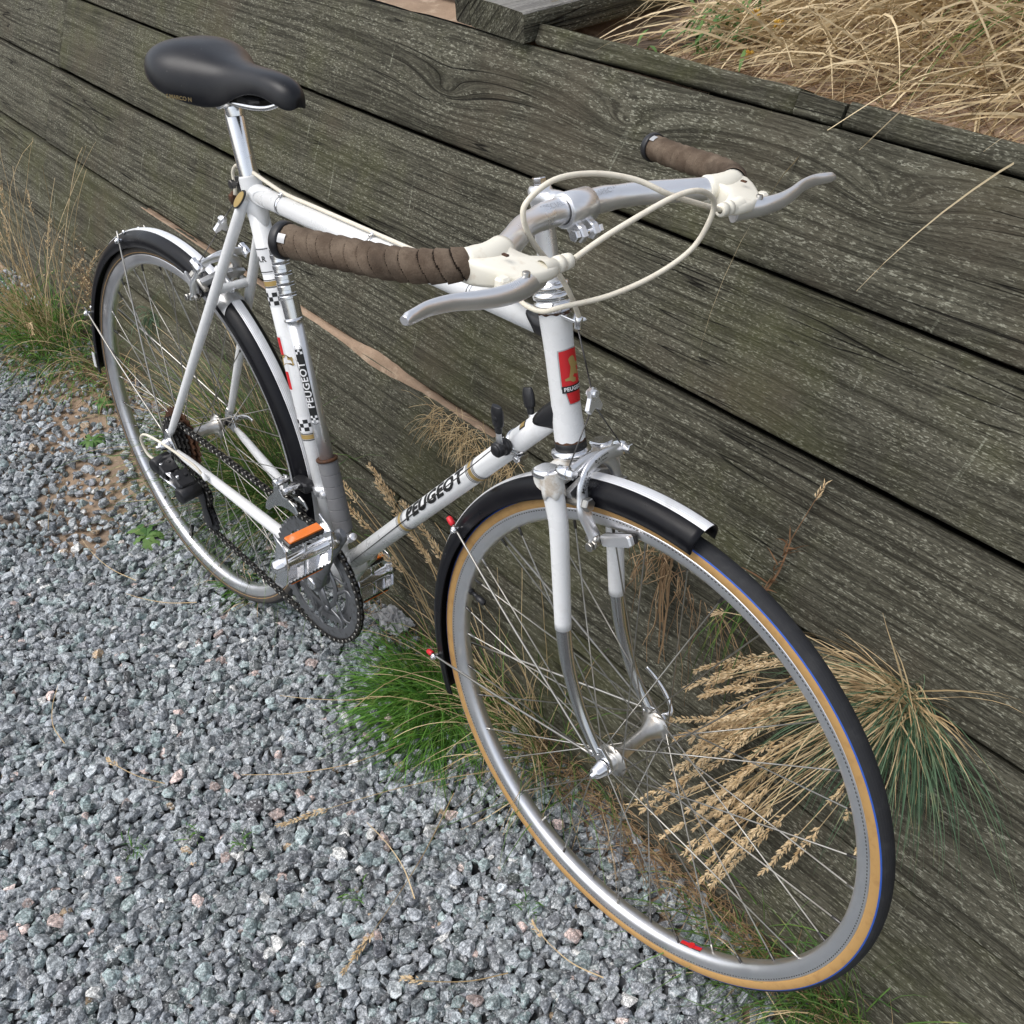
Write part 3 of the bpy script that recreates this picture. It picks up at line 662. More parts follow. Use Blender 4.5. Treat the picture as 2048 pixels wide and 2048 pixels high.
# front brake hanger, inner wire and straddle wire
mb = MB(); h0 = V3((.848, -.004, .843)); mb.box((.842, -.001, .8445), (.034, .014, .003), bev=.001); mb.cyl((.860, -.0085, .8395), (.860, -.0085, .8530), .0042, 10)
P('cable_hanger', mb, CHROME)
def wire(name, a, b, r=.0009, m=STEEL, parent=bike, steer=True):
    mb = MB(); mb.tube([V3(a), V3(b)], r, 6); return P(name, mb, m, parent, steer)
# ---- front brake (arms cross over to the opposite cable anchor)
def caliper(name, O, X, Zt, yk, hang, steer, pad_dx=.025, parent=bike):
    """O: centre of the brake on its mounting bolt, X: forward, Zt: up"""
    O = V3(O); X = unit(X); Z = unit(V3(Zt) - X * (V3(Zt) @ X)); Y = V3((0, 1, 0))
    W_ = lambda x, y, z: O + X * x + Y * y + Z * z
    br = empty(name, parent)
    mb = MB(); mb.prism([W_(.006, y, z) for y, z in ((-.038, .002), (-.034, -.010), (-.012, -.004), (.012, -.004), (.034, -.010), (.038, .002), (.014, .010), (-.014, .010))], X, -.004, .004, 0, .001)
    mb.cyl(W_(-.028, 0, .002), W_(.020, 0, .002), .0045, 12); mb.cyl(W_(.014, 0, .002), W_(.022, 0, .002), .0072, 6); P('bridge_plate', mb, ALUD, br, steer)
    for s in (-1, 1):
        f = .016 + (.006 if s < 0 else 0)
        pts = [W_(f + .006, s * .0265, -.062), W_(f + .006, s * .0270, -.050), W_(f + .004, s * .0300, -.036), W_(f + .002, s * .0330, -.020), W_(f, s * .0315, -.006), W_(f, s * .0285, .010), W_(f, s * .0160, .024), W_(f, -s * .004, .0300), W_(f, -s * .024, .0290), W_(f - .002, -s * .040, .0255)]
        q = spl(pts, 5); k = len(q); fl_ = [(.0082 + .0020 * math.exp(-((i / (k - 1) - .36) / .10) ** 2) + .0022 * math.exp(-((i / (k - 1)) / .10) ** 2) - .0012 * (i / (k - 1)), .0036) for i in range(k)]
        mb = fl(q, fl_, 14, up=X); arm = P('brake_arm', mb, ALU, br, steer)
        mb = MB(); mb.cyl(W_(-.004, s * .0320, -.010), W_(f + .011, s * .0320, -.010), .0048, 12); mb.cyl(W_(f + .004, s * .0320, -.010), W_(f + .012, s * .0320, -.010), .0078, 6); P('pivot_bolt', mb, STEEL, br, steer)
        mb = MB(); c = W_(f - .004, -s * .0425, .0275); mb.cyl(c - X * .010, c + X * .006, .0075, 14); mb.cyl(c + X * .006, c + X * .014, .0058, 6); P('cable_anchor', mb, CHROME, br, steer)
        mb = MB(); mb.cyl(W_(f - .004, s * .0265, -.054), W_(f + .012, s * .0265, -.054), .0052, 10); mb.cyl(W_(f + .008, s * .033, -.058), W_(f + .008, s * .015, -.056), .0034, 10)
        for y in (.036, .030): mb.cyl(W_(f + .008, s * y, -.058), W_(f + .008, s * (y + .004), -.058), .0055, 8)
        P('pad_bolt', mb, STEEL, br, steer)
        mb = MB(); pc = W_(f + .008 + pad_dx, s * .0200, -.056 + .0045)
        dx = unit(X * 1.0 + Z * .22)
        mb.box(pc, (.044, .0085, .0125), X=dx, Z=Z, bev=.0018, mi=0); mb.box(pc - Y * s * .0062, (.046, .0050, .0105), X=dx, Z=Z, bev=.001, mi=1); P('brake_pad', mb, [ALU, RUBBER], br, steer)
        mb = MB(); mb.tube([W_(f - .002, -s * .0425, .0275), V3(yk)], .0008, 6); P('straddle_wire', mb, DARKST, br, steer)
    if steer:
        mb = MB()
        v, f_ = text2d('MAFAC', .0075, .0001); v2, f2 = text2d('RACER', .0075, .0001)
        for (vv, ff, c_, ang) in ((v, f_, (-.0262, .0125), 58), (v2, f2, (.002, .0297), 6)):
            a = math.radians(ang); ca, sa = math.cos(a), math.sin(a)
            mb.add([W_(.0255, c_[0] + (x * ca - y * sa) * 1.0, c_[1] + (x * sa + y * ca)) for x, y in vv], ff, 0, False)
        P('cast_lettering', mb, DARKST, br, steer, fix=False)
    yk = V3(yk); mb = MB(); tx = X
    o_ = [yk + Y * y + Z * z for y, z in ((-.0115, -.004), (-.008, -.009), (0, -.004), (.008, -.009), (.0115, -.004), (.006, .008), (.0055, .016), (.0, .019), (-.0055, .016), (-.006, .008))]
    mb.prism(o_, X, -.0030, .0030, 0, .0008); mb.cyl(yk + Z * .012 - X * .006, yk + Z * .012 + X * .007, .0042, 8); P('cable_yoke', mb, ALU, br, steer)
    mb = MB(); mb.tube([yk + Z * .012, V3(hang)], .0009, 6); P('inner_wire', mb, DARKST, br, steer)
    return br
caliper('front_brake', (.884, 0, .6655), NN, AX, (.8830, 0, .7600), (.860, -.0085, .8400), True)
sdir_ = unit(STJ - (RA + V3((.01, 0, .02))))
caliper('rear_brake', BRIDGE + V3((-.018, 0, .006)), -unit(V3((sdir_[2], 0, -sdir_[0]))), sdir_, BRIDGE + V3((.012, 0, .088)) + V3((-.022, 0, 0)), (.2085, 0, .800), False, pad_dx=.016)
mb = MB(); mb.box((.2065, 0, .806), (.010, .012, .012), bev=.002); mb.cyl((.2060, 0, .797), (.2085, 0, .815), .004, 10); P('rear_cable_stop', mb, RUST)

# ------------------------------------------------------------------ wheels
def wheel(name, C_, front):
    st_ = front; w = empty(name, bike)
    # tyre
    mb = MB(); rc, rt = .3235, .0128; prof = []; mis = []
    angs = list(np.linspace(-128, 128, 65))
    for i, a in enumerate(angs):
        t = math.radians(a); rr_ = rt + (.00035 if (i % 3 == 0 and abs(a) < 56) else 0); prof.append((rc + rr_ * math.cos(t), rr_ * math.sin(t)))
    for i in range(len(angs) - 1):
        a = abs((angs[i] + angs[i + 1]) / 2)
        if front: mis.append(1 if a > 68 else (2 if a > 60 else 0))
        else: mis.append(1 if 98 < a < 106 else (3 if a > 60 else 0))
    mb.revolve(C_, prof, 0, 2 * PI, 160, mis=mis, closed=True)
    P('tyre', mb, [TYRE, TAN, BLUE, GREYT], w, st_)
    # rim
    mb = MB(); pr = [(.3175, .0098), (.3178, .0112), (.3160, .0115), (.3085, .0113), (.3060, .0108), (.3035, .0098), (.3010, .0078), (.2995, .0045), (.2990, 0), (.2995, -.0045), (.3010, -.0078), (.3035, -.0098), (.3060, -.0108), (.3085, -.0113), (.3160, -.0115), (.3178, -.0112), (.3175, -.0098), (.3120, -.0095), (.3120, .0095)]
    pr.append(pr[0]); mb.revolve(C_, pr, 0, 2 * PI, 160, closed=True)
    P('rim', mb, RIM, w, st_)
    if front:   # milled braking track: fine dark notches on the right-hand side of the rim
        mb = MB()
        for k in range(420):
            t = 2 * PI * k / 420
            for s in (-1,):
                rad = V3((math.cos(t), 0, math.sin(t))); tan_ = V3((-math.sin(t), 0, math.cos(t)))
                mb.box(C_ + rad * .3142 + V3((0, s * .01145, 0)), (.0024, .0003, .0011), X=tan_, Z=rad)
        P('rim_knurling', mb, DARKST, w, st_, fix=False)['kind'] = 'stuff'
    # hub
    yl, yr = (.0445, -.0360) if front else (.0350, -.0260)
    fr = .0215 if front else .0225
    mb = MB(); b_ = .0088 if front else .0105
    prof = [(yr - .012, .006), (yr - .012, .0105), (yr - .004, .0115), (yr - .0022, .0125), (yr - .002, fr), (yr + .0006, fr), (yr + .001, .0165), (yr + .006, .0140), (yr + .014, .0105), (yr + .024, b_), (yl - .024, b_), (yl - .014, .0108), (yl - .006, .0145), (yl - .001, .0170), (yl - .0006, fr), (yl + .002, fr), (yl + .0022, .0125), (yl + .004, .0115), (yl + .010, .0105), (yl + .010, .006)]
    mb.lathe(C_, (0, 1, 0), prof, 28); P('hub', mb, HUB, w, st_)
    e = .0505 if front else .0600
    mb = MB(); mb.cyl(C_ + V3((0, -e - .004, 0)), C_ + V3((0, e + .004, 0)), .0048, 12); mb.cyl(C_ + V3((0, -e + .002, 0)), C_ + V3((0, -e + .007, 0)), .0085, 6); mb.cyl(C_ + V3((0, e - .007, 0)), C_ + V3((0, e - .002, 0)), .0085, 6)
    P('axle', mb, DARKST, w, st_)
    # quick release: cone nut on the right, lever on the left
    mb = MB(); mb.lathe(C_ + V3((0, -e - .0035, 0)), (0, -1, 0), [(0, .0100), (.003, .0105), (.004, .0095), (.014, .0075), (.016, .0060), (.016, .0032), (.021, .0030), (.0212, 0)], 18)
    P('quick_release_nut', mb, CHROME, w, st_); mb = MB()
    mb.lathe(C_ + V3((0, e + .0035, 0)), (0, 1, 0), [(0, .0105), (.004, .0112), (.013, .0108), (.017, .0085), (.018, 0)], 20)
    if front: path = spl([(0, .012, 0), (.004, .019, .012), (-.010, .023, .028), (-.028, .022, .044), (-.042, .018, .056)], 5)
    else: path = spl([(0, .012, 0), (.014, .016, .008), (.028, .022, .012), (.046, .022, .012)], 5)
    mb.tube(path + C_ + V3((0, e, 0)), 1, 10, flat=[(.0032 + .0008 * math.sin(PI * i / (len(path) - 1)), .0022) for i in range(len(path))], up=(0, 1, 0)); P('quick_release', mb, CHROME, w, st_)
    # spokes, 36, three-cross
    off = math.radians(4.0 if front else 1.5)
    for k in range(36):
        side = -1 if k % 2 else 1; th = math.radians(10 * k) + off; j = k // 2; sgn = 1 if j % 2 else -1
        y0 = yl if side > 0 else yr; ha = th + sgn * math.radians(61); inside = ((j // 1) % 2 == 0)
        hp = C_ + V3((math.cos(ha) * (fr - .0028), y0 + side * (.0022 if inside else -.0012), math.sin(ha) * (fr - .0028)))
        rp = C_ + V3((math.cos(th) * .3000, side * .0030, math.sin(th) * .3000)); d = unit(rp - hp); Ln = np.linalg.norm(rp - hp)
        mb = MB(); mb.tube([hp - V3((0, side * .003 * (1 if inside else -1), 0)), hp, rp], .0009, 6, caps=False)
        mb.lathe(rp - d * .0115, d, [(0, .0012), (0, .0018), (.010, .0018), (.0125, .0024)], 8, mi=1)
        P('spoke', mb, [STEEL, DARKST if k % 3 else STEEL], w, st_, fix=False)
    mb = MB(); va = math.radians(168 if front else 250); rad = V3((math.cos(va), 0, math.sin(va)))
    mb.lathe(C_ + rad * .300, -rad, [(0, .0045), (.004, .0045), (.004, .003), (.014, .003), (.015, .0048), (.027, .0046), (.029, .002)], 10); P('valve', mb, BLACK, w, st_)
    return w
fw = wheel('front_wheel', FA, True)
rw = wheel('rear_wheel', RA, False)
# tricolour maker's sticker inside the front rim
mb = MB(); va = math.radians(-62.3); dA = .0175
for q, (a0, a1, mi) in enumerate(((-1, -.28, 0), (-.28, .2, 1), (.2, 1, 2))):
    y0, y1 = [(-.0080, -.0030), (-.0030, .0024), (.0024, .0078)][q]
    n = 12; vs = []
    for i in range(n + 1):
        t = va + dA * (-1 + 2 * i / n) / .3 * .95
        for y in (y0, (y0 + y1) / 2, y1):
            r = .2990 + .0115 * (abs(y) / .0108) ** 2.6 * .9 - .0006; vs.append(FA + V3((math.cos(t) * r, y, math.sin(t) * r)))
    mb.add(vs, [(i * 3 + j, i * 3 + j + 1, (i + 1) * 3 + j + 1, (i + 1) * 3 + j) for i in range(n) for j in (0, 1)], mi)
rad = V3((math.cos(va), 0, math.sin(va))); tan_ = V3((-math.sin(va), 0, math.cos(va)))
mb.prism([FA + rad * .2986 + tan_ * .005 * math.cos(t) + V3((0, 1, 0)) * .0045 * math.sin(t) for t in np.linspace(0, 2 * PI, 16, endpoint=False)], rad, -.0008, .0002, 1)
P('rim_sticker', mb, [BLKD, REDD, mat('sticker_blue', (.05, .10, .35), .5)], fw, True)

# ------------------------------------------------------------------ mudguards
def guard(name, C_, a0, a1, steer, stays, notch=None, cut=0):
    g_ = empty(name, bike); a0, a1 = math.radians(a0), math.radians(a1)
    base = []
    for t in np.linspace(-1, 1, 17):
        ph = t * math.radians(84); base.append((.3370 + .0205 * math.cos(ph), .0215 * math.sin(ph)))
    base = [(base[0][0] - .008, base[0][1] - .0005), (base[0][0] - .007, base[0][1] + .0012)] + base + [(base[-1][0] - .007, base[-1][1] - .0012), (base[-1][0] - .008, base[-1][1] + .0005)]
    mb = MB(); n = 90; mb.revolve(C_, base, a0, a1, n)
    o = P('guard_shell', mb, GUARD, g_, steer); md = o.modifiers.new('thick', 'SOLIDIFY'); md.thickness = .0012; md.offset = -1
    mb = MB(); prof = []
    for i, t in enumerate(np.linspace(-1, 1, 25)):
        ph = t * math.radians(21); ridge = .0009 if i % 4 in (1, 2) else .00035
        prof.append((.3370 + (.0205 + ridge) * math.cos(ph), (.0215 + ridge) * math.sin(ph)))
    prof = [(prof[0][0] - .001, prof[0][1])] + prof + [(prof[-1][0] - .001, prof[-1][1])]
    mb.revolve(C_, prof, a0 - .001, a1 + .001, n); P('silver_stripe', mb, STRIPE, g_, steer)
    for (ang, ax_pt, cap) in stays:
        t = math.radians(ang)
        for s in (-1, 1):
            y = s * .0235; out_ = C_ + V3((math.cos(t) * .356, s * .0245, math.sin(t) * .356)); c = C_ + V3((math.cos(t) * .344, y, math.sin(t) * .344))
            inn = V3((ax_pt[0], s * ax_pt[1], ax_pt[2])); d = unit(out_ - inn); out_ = inn + d * (np.linalg.norm(c - inn) + .016)
            mid = inn + (out_ - inn) * .55 + V3((0, s * .002, 0))
            mb = MB(); mb.tube(spl([inn - d * .001, mid, out_], 6), .00165, 8); P('stay', mb, STEEL, g_, steer)
            mb = MB(); mb.ball(c + d * .001 + V3((0, s * .005, 0)), .0052, sq=(1, .8, 1)); mb.cyl(c - V3((0, s * .002, 0)), c + V3((0, s * .010, 0)), .003, 8); P('stay_bolt', mb, CHROME, g_, steer)
            if cap:
                mb = MB(); mb.lathe(out_ - d * .009, d, [(0, .0022), (.0005, .0036), (.004, .0042), (.010, .0040), (.0125, .0028), (.013, 0)], 12); P('red_stay_cap', mb, REDP, g_, steer)
            else:
                mb = MB(); e_ = C_ + V3((math.cos(t) * .3555, s * .0135, math.sin(t) * .3555)); mb.ball(e_, .0042, sq=(1, .7, 1)); P('rivet', mb, CHROME, g_, steer)
    return g_
fg = guard('front_mudguard', FA, 82, 203, True, [(149.5, (.9765, .0545, .344), True), (192.0, (.9765, .0545, .344), True)])
rg = guard('rear_mudguard', RA, -14, 181, False, [(112.0, (-.002, .0655, .360), False), (158.5, (-.002, .0655, .360), False)])
mb = MB(); t = math.radians(61.5); rad = V3((math.cos(t), 0, math.sin(t))); tan_ = V3((-math.sin(t), 0, math.cos(t)))   # bracket under the rear brake bridge
n = 13; vs = []
for i in range(n):
    ph = (-1 + 2 * i / (n - 1)) * math.radians(80)
    for j in (-1, 1): lw = (.020 - .009 * (math.cos(ph * 1.1)) if True else 0); vs.append(RA + rad * (.3372 + .0216 * math.cos(ph)) + V3((0, .0226 * math.sin(ph), 0)) + tan_ * lw * j)
mb.add(vs, [(2 * i, 2 * i + 1, 2 * i + 3, 2 * i + 2) for i in range(n - 1)]); P('guard_bracket', mb, ALUD, rg)
mb = MB(); t = math.radians(179); e_ = RA + V3((math.cos(t) * .348, -.0225, math.sin(t) * .348)); mb.box(e_ + V3((.004, -.0004, .014)), (.010, .0012, .030)); P('silver_end_tab', mb, STRIPE, rg)

# ------------------------------------------------------------------ drive train
CRA = math.radians(57); CD = V3((math.cos(CRA), 0, math.sin(CRA))); CL = .170
cs_ = empty('crankset', bike)
def gear(C_, y, T, pitch=.0127, rin=None, thick=.003, arms=0, name='chainring', m=RING, parent=cs_, th=.0035):
    r = T * pitch / (2 * PI); mb = MB(); n = T * 4; prof = []
    for k in range(n):
        q = k % 4; prof.append(r + (.0030 if q in (1,) else (.0022 if q == 2 else -.0032)))
    vs = []
    for y_ in (-thick / 2, thick / 2):
        for k in range(n): t = 2 * PI * k / n; vs.append(C_ + V3((math.cos(t) * prof[k], y + y_, math.sin(t) * prof[k])))
        for k in range(n): t = 2 * PI * k / n; vs.append(C_ + V3((math.cos(t) * rin, y + y_, math.sin(t) * rin)))
    fs = []
    for k in range(n):
        j = (k + 1) % n
        fs += [(k, j, n + j, n + k), (2 * n + k, 3 * n + k, 3 * n + j, 2 * n + j), (k, 2 * n + k, 2 * n + j, j), (n + k, n + j, 3 * n + j, 3 * n + k)]
    mb.add(vs, fs, 0, False); return mb
yC = -.0470
mb = gear(BB, yC, 52, rin=.0860)
for k in range(6):      # curved double struts of the spider ring
    a = 2 * PI * k / 6 + .35
    for sg in (-1, 1):
        pts = [BB + V3((math.cos(a + sg * o) * r, yC, math.sin(a + sg * o) * r)) for r, o in ((.047, .34), (.058, .20), (.068, .10), (.078, .10), (.088, .22))]
        mb.tube(spl(pts, 4), 1, 8, flat=[(.0030, .0016)] * 17, up=(0, 1, 0), smooth=True)
mb.revolve(BB + V3((0, yC, 0)), [(.040, -.0016), (.049, -.0016), (.049, .0016), (.040, .0016), (.040, -.0016)], 0, 2 * PI, 48, closed=True)
P('chainring', mb, RING, cs_)
mb = gear(BB, yC + .0075, 40, rin=.0660); mb.revolve(BB + V3((0, yC + .0075, 0)), [(.0600, -.0012), (.0665, -.0012), (.0665, .0012), (.0600, .0012), (.0600, -.0012)], 0, 2 * PI, 48, closed=True)
P('inner_chainring', mb, RING, cs_)
for s in (-1, 1):
    d = CD if s < 0 else -CD; c0 = BB + V3((0, s * .052, 0)); c1 = BB + d * CL + V3((0, s * .066, 0))
    mb = MB(); q = [c0 - d * .014, c0 - d * .006, c0 + d * .02, c0 + (c1 - c0) * .5, c1 - d * .01, c1 + d * .006, c1 + d * .013]
    up_ = np.cross(d, (0, 1, 0))
    mb.tube(spl(q, 4), 1, 16, flat=[tuple(x) for x in spl([(.008, .010), (.011, .016), (.0095, .0135), (.0075, .0100), (.0072, .0115), (.0068, .0115), (.004, .007)], 4)], up=up_)
    if s < 0:
        for k in range(3):
            a = CRA + .0 + k * 2 * PI / 3; e = V3((math.cos(a), 0, math.sin(a))); mb.tube([BB + V3((0, -.050, 0)), BB + e * .03 + V3((0, -.050, 0)), BB + e * .052 + V3((0, -.0475, 0))], 1, 12, flat=[(.004, .012), (.0032, .010), (.0024, .008)], up=np.cross(e, (0, 1, 0)))
            mb.cyl(BB + e * .0475 + V3((0, -.052, 0)), BB + e * .0475 + V3((0, -.043, 0)), .0055, 10)
    mb.cyl(BB + V3((0, s * .034, 0)), BB + V3((0, s * .060, 0)), .0125, 18); P('crank_arm', mb, ALUD if s > 0 else RING, cs_)
    mb = MB(); mb.cyl(BB + V3((0, s * .056, 0)), BB + V3((0, s * .0635, 0)), .0105, 18); P('crank_dust_cap', mb, CHROME, cs_)
# pedals: cage of two toothed plates, end plates, axle barrel, orange reflectors
def pedal(s):
    d = CD if s < 0 else -CD; c = BB + d * CL; pd = empty('pedal', bike); tilt = math.radians(84 if s < 0 else 96)
    F = V3((math.cos(tilt), 0, math.sin(tilt))) if s < 0 else V3((math.cos(tilt), 0, math.sin(tilt)))
    U = V3((-F[2], 0, F[0])); W_ = lambda f, y, u: c + F * f + U * u + V3((0, s * y, 0))
    mb = MB(); mb.lathe(W_(0, .072, 0), (0, s, 0), [(0, .0055), (.004, .0055), (.004, .0125), (.016, .0130), (.018, .0118), (.020, .0090), (.085, .0090), (.087, .0118), (.091, .0118), (.093, .0095), (.104, .0090), (.106, 0)], 22); P('pedal_axle', mb, CHROME, pd)
    for f in (-1, 1):
        mb = MB(); o_ = []; n = 26
        for i in range(n + 1): y = .090 + .074 * i / n; o_.append((y, .0075 + (.0030 if i % 2 else 0)))
        for i in range(n, -1, -1): y = .090 + .074 * i / n; o_.append((y, -.0075 - (.0030 if i % 2 else 0)))
        mb.prism([W_(f * .0295, y, u) for y, u in o_], F, -.0009, .0009); P('cage_plate', mb, CHROME, pd)
    for y in (.090, .1640):
        mb = MB(); o_ = [(-.040, .008), (-.044, .016), (-.037, .0155), (-.030, .010), (-.016, .013), (0, .015), (.016, .013), (.030, .010), (.037, .0155), (.044, .016), (.040, .008), (.036, -.004), (.030, -.0105), (.010, -.014), (-.010, -.014), (-.030, -.0105), (-.036, -.004)]
        mb.prism([W_(f, y, u) for f, u in o_], (0, 1, 0), -.0011, .0011, 0, .0004); P('cage_end', mb, CHROME, pd)
    for f in (-1, 1):
        mb = MB(); mb.box(W_(f * .0335, .127, .0010), (.0050, .058, .0165), X=F, Z=U, bev=.001); ho = P('reflector_holder', mb, DARKST, pd)
        mb = MB(); mb.box(W_(f * .0370, .127, .0010), (.0032, .054, .0145), X=F, Z=U, bev=.0008); P('reflector', mb, ORANGE, ho)
        mb = MB(); mb.cyl(W_(f * .008, .127, -.002), W_(f * .030, .127, -.002), .0028, 8)
        if f < 0:
            for yy in (.108, .146): mb.box(W_(f * .0215, yy, .0050), (.015, .020, .0016), X=F, Z=U, bev=.0006); mb.cyl(W_(f * .0215, yy, .005), W_(f * .0215, yy, .0105), .0036, 8)
        P('cage_bracket', mb, CHROME, pd)
    return pd
pedal(-1); pedal(1)
# freewheel
fwl = empty('freewheel', bike)
COGS = [(-.0330, 28), (-.0385, 24), (-.0440, 20), (-.0490, 17), (-.0540, 14)]
for y, T in COGS:
    mb = gear(RA, y, T, rin=T * .0127 / (2 * PI) * .62, thick=.0022); P('sprocket', mb, RUST if T > 20 else DARKST, fwl)
mb = MB(); mb.cyl(RA + V3((0, -.030, 0)), RA + V3((0, -.0565, 0)), .0205, 24); P('freewheel_body', mb, DARKST, fwl)
# derailleurs
rd = empty('rear_derailleur', bike)
GP, TP = V3((.072, -.046, .262)), V3((.086, -.046, .212))   # guide and tension pulleys
mb = MB(); a = V3((.006, -.066, .312)); b = a + V3((.006, -.034, -.002)); mb.cyl(a, b, .0135, 20, bev=.1); mb.box(a + V3((.016, -.016, -.008)), (.034, .030, .026), X=(.9, 0, -.4), Z=(.4, 0, .9), bev=.003); P('upper_body', mb, BLACK, rd)
mb = MB(); a2 = V3((.078, -.058, .282)); b2 = a2 + V3((.004, -.038, -.002)); mb.cyl(a2, b2, .0140, 20, bev=.1); mb.box(a2 + V3((-.016, -.018, .012)), (.036, .032, .026), X=(.9, 0, -.4), Z=(.4, 0, .9), bev=.003); P('lower_body', mb, BLACK, rd)
for k, (dy, dz) in enumerate(((-.010, .005), (-.026, .006), (-.014, -.009), (-.028, -.008))):
    mb = MB(); p0_ = V3((.024, -.066 + dy, .304 + dz)); p1_ = V3((.066, -.060 + dy, .296 + dz)); mb.tube([p0_, p1_], 1, 8, flat=[(.0022, .0055)] * 2, up=(0, 1, 0)); mb.cyl(p0_ + V3((0, 0, -.004)), p0_ + V3((0, 0, .009)), .003, 8); mb.cyl(p1_ + V3((0, 0, -.004)), p1_ + V3((0, 0, .009)), .003, 8); P('link_plate', mb, CHROME if k % 2 else BLACK, rd)
for y in (-.0525, -.0395):
    mb = MB(); d = unit(TP - GP); up_ = np.cross(d, (0, 1, 0)); q = [GP - d * .014, GP, (GP + TP) / 2, TP, TP + d * .012]; q = [V3((x[0], y, x[2])) for x in q]; mb.tube(spl(q, 4), 1, 14, flat=[tuple(x) for x in spl([(.0010, .008), (.0010, .0145), (.0010, .010), (.0010, .0135), (.0010, .008)], 4)], up=up_); P('cage_side', mb, BLACK, rd)
for c in (GP, TP):
    mb = gear(c, 0, 11, rin=.004, thick=.006); P('jockey_wheel', mb, BLACK, rd)
mb = MB(); c0 = V3((.008, -.085, .330)); q = spl([(.112, -.0640, .3280), (.098, -.0680, .3400), (.07, -.078, .352), (.03, -.088, .362), (-.010, -.094, .362), (-.031, -.094, .348), (-.034, -.092, .330), (-.024, -.090, .314), (-.008, -.086, .308)], 6); mb.tube(q, .0024, 10); P('gear_cable_sleeve', mb, CABLE)
mb = MB(); mb.lathe((.1195, -.0605, .3195), (-.55, -.18, .75), [(-.001, .004), (.004, .0046), (.012, .0030), (.013, 0)], 12); P('gear_cable_stop', mb, WHITE)
fd = empty('front_derailleur', bike); SC = BB + SD * .138
mb = MB(); mb.lathe(SC - SD * .0075, SD, [(0, .0145), (0, .0176), (.015, .0176), (.015, .0145)], 24); mb.box(SC + V3((.020, -.004, .004)), (.016, .018, .014), bev=.002); mb.cyl(SC + V3((.020, -.020, .004)), SC + V3((.020, .006, .004)), .0055, 10); P('band_clamp', mb, ALU, fd)
mb = MB(); mb.box(SC + V3((-.024, -.020, .004)), (.034, .018, .018), bev=.003); mb.cyl(SC + V3((-.010, -.010, .006)), SC + V3((-.030, -.040, .006)), .0065, 12); P('push_arm', mb, BLACK, fd)
for y, m in ((-.0575, DCHROME), (-.0400, DCHROME)):
    mb = MB(); o_ = [(-.018, .020), (-.008, .022), (-.006, .006), (.004, -.004), (.020, -.002), (.032, -.006), (.040, -.016), (.036, -.022), (.018, -.020), (-.004, -.024), (-.022, -.032), (-.040, -.050), (-.050, -.052), (-.048, -.040), (-.036, -.022), (-.022, -.008)]
    mb.prism([V3((SC[0] - .028 + x, y, SC[2] + z)) for x, z in o_], (0, 1, 0), -.0012, .0012, 0, .0004); P('cage_wing', mb, m, fd)
mb = MB(); c = SC + V3((-.040, 0, .014)); mb.cyl(V3((c[0], -.062, c[2])), V3((c[0], -.036, c[2])), .0062, 12); c2_ = c + V3((.020, 0, -.006)); mb.cyl(V3((c2_[0], -.060, c2_[2])), V3((c2_[0], -.030, c2_[2])), .0050, 10); P('cage_pivot', mb, CHROME, fd)
# chain
def tang(c0, r0, c1, r1, side):
    """outer tangent points of two circles in x-z"""
    d = np.array([c1[0] - c0[0], c1[2] - c0[2]]); L_ = np.linalg.norm(d); a = math.atan2(d[1], d[0]); b = math.acos((r0 - r1) / L_) * side; t = a + b
    return t
def arcp(c, r, t0, t1, n): return [(c[0] + r * math.cos(t), c[1], c[2] + r * math.sin(t)) for t in np.linspace(t0, t1, n)]
rO = 52 * .0127 / (2 * PI); CG = RA + V3((0, -.0440, 0)); rG = 20 * .0127 / (2 * PI); CO = BB + V3((0, yC, 0)); rP = 11 * .0127 / (2 * PI)
tU = tang(CG, rG, CO, rO, 1)
path = arcp(CO, rO, tU, tU - PI * 1.02, 40)
tL = tU - PI * 1.02
# leave the ring at the bottom and run to the tension pulley underside
d_ = V3(path[-1]) - TP; tp_t = math.atan2(d_[2], d_[0]) - math.acos(min(1, rP / np.linalg.norm(d_)))
path += arcp(TP, rP, -PI * .42, -PI * 1.05, 8)
path += arcp(GP, rP, -PI * .15, PI * .62, 8)
path += arcp(CG, rG, -PI * .42, -PI * 1.0, 8) + arcp(CG, rG, PI * 1.0, tU, 14)
path = np.array(path + [path[0]]); L_ = arc(path); nl = int(L_[-1] / .0127); sp = np.linspace(0, L_[-1], nl, endpoint=False)
cp_ = np.stack([np.interp(sp, L_, path[:, k]) for k in range(3)], -1); mb = MB()
for i in range(nl):
    a, b = cp_[i], cp_[(i + 1) % nl]; d = unit(b - a); up_ = np.cross(d, (0, 1, 0)); w_ = .0036 if i % 2 else .0025; cen = (a + b) / 2
    for s in (-1, 1):
        o_ = []
        for sg, base in ((1, b), (-1, a)):
            for t in (-80, -30, 30, 80): t_ = math.radians(t); o_.append(base + d * sg * math.cos(t_) * .0041 + up_ * math.sin(t_) * .0041 * sg)
        mb.prism([p + V3((0, s * w_, 0)) for p in o_], (0, 1, 0), -.0006, .0006)
    mb.cyl(a + V3((0, -.0046, 0)), a + V3((0, .0046, 0)), .0023, 8, mi=1)
P('chain', mb, [CHAINM, STEEL], fix=False)['kind'] = 'stuff'
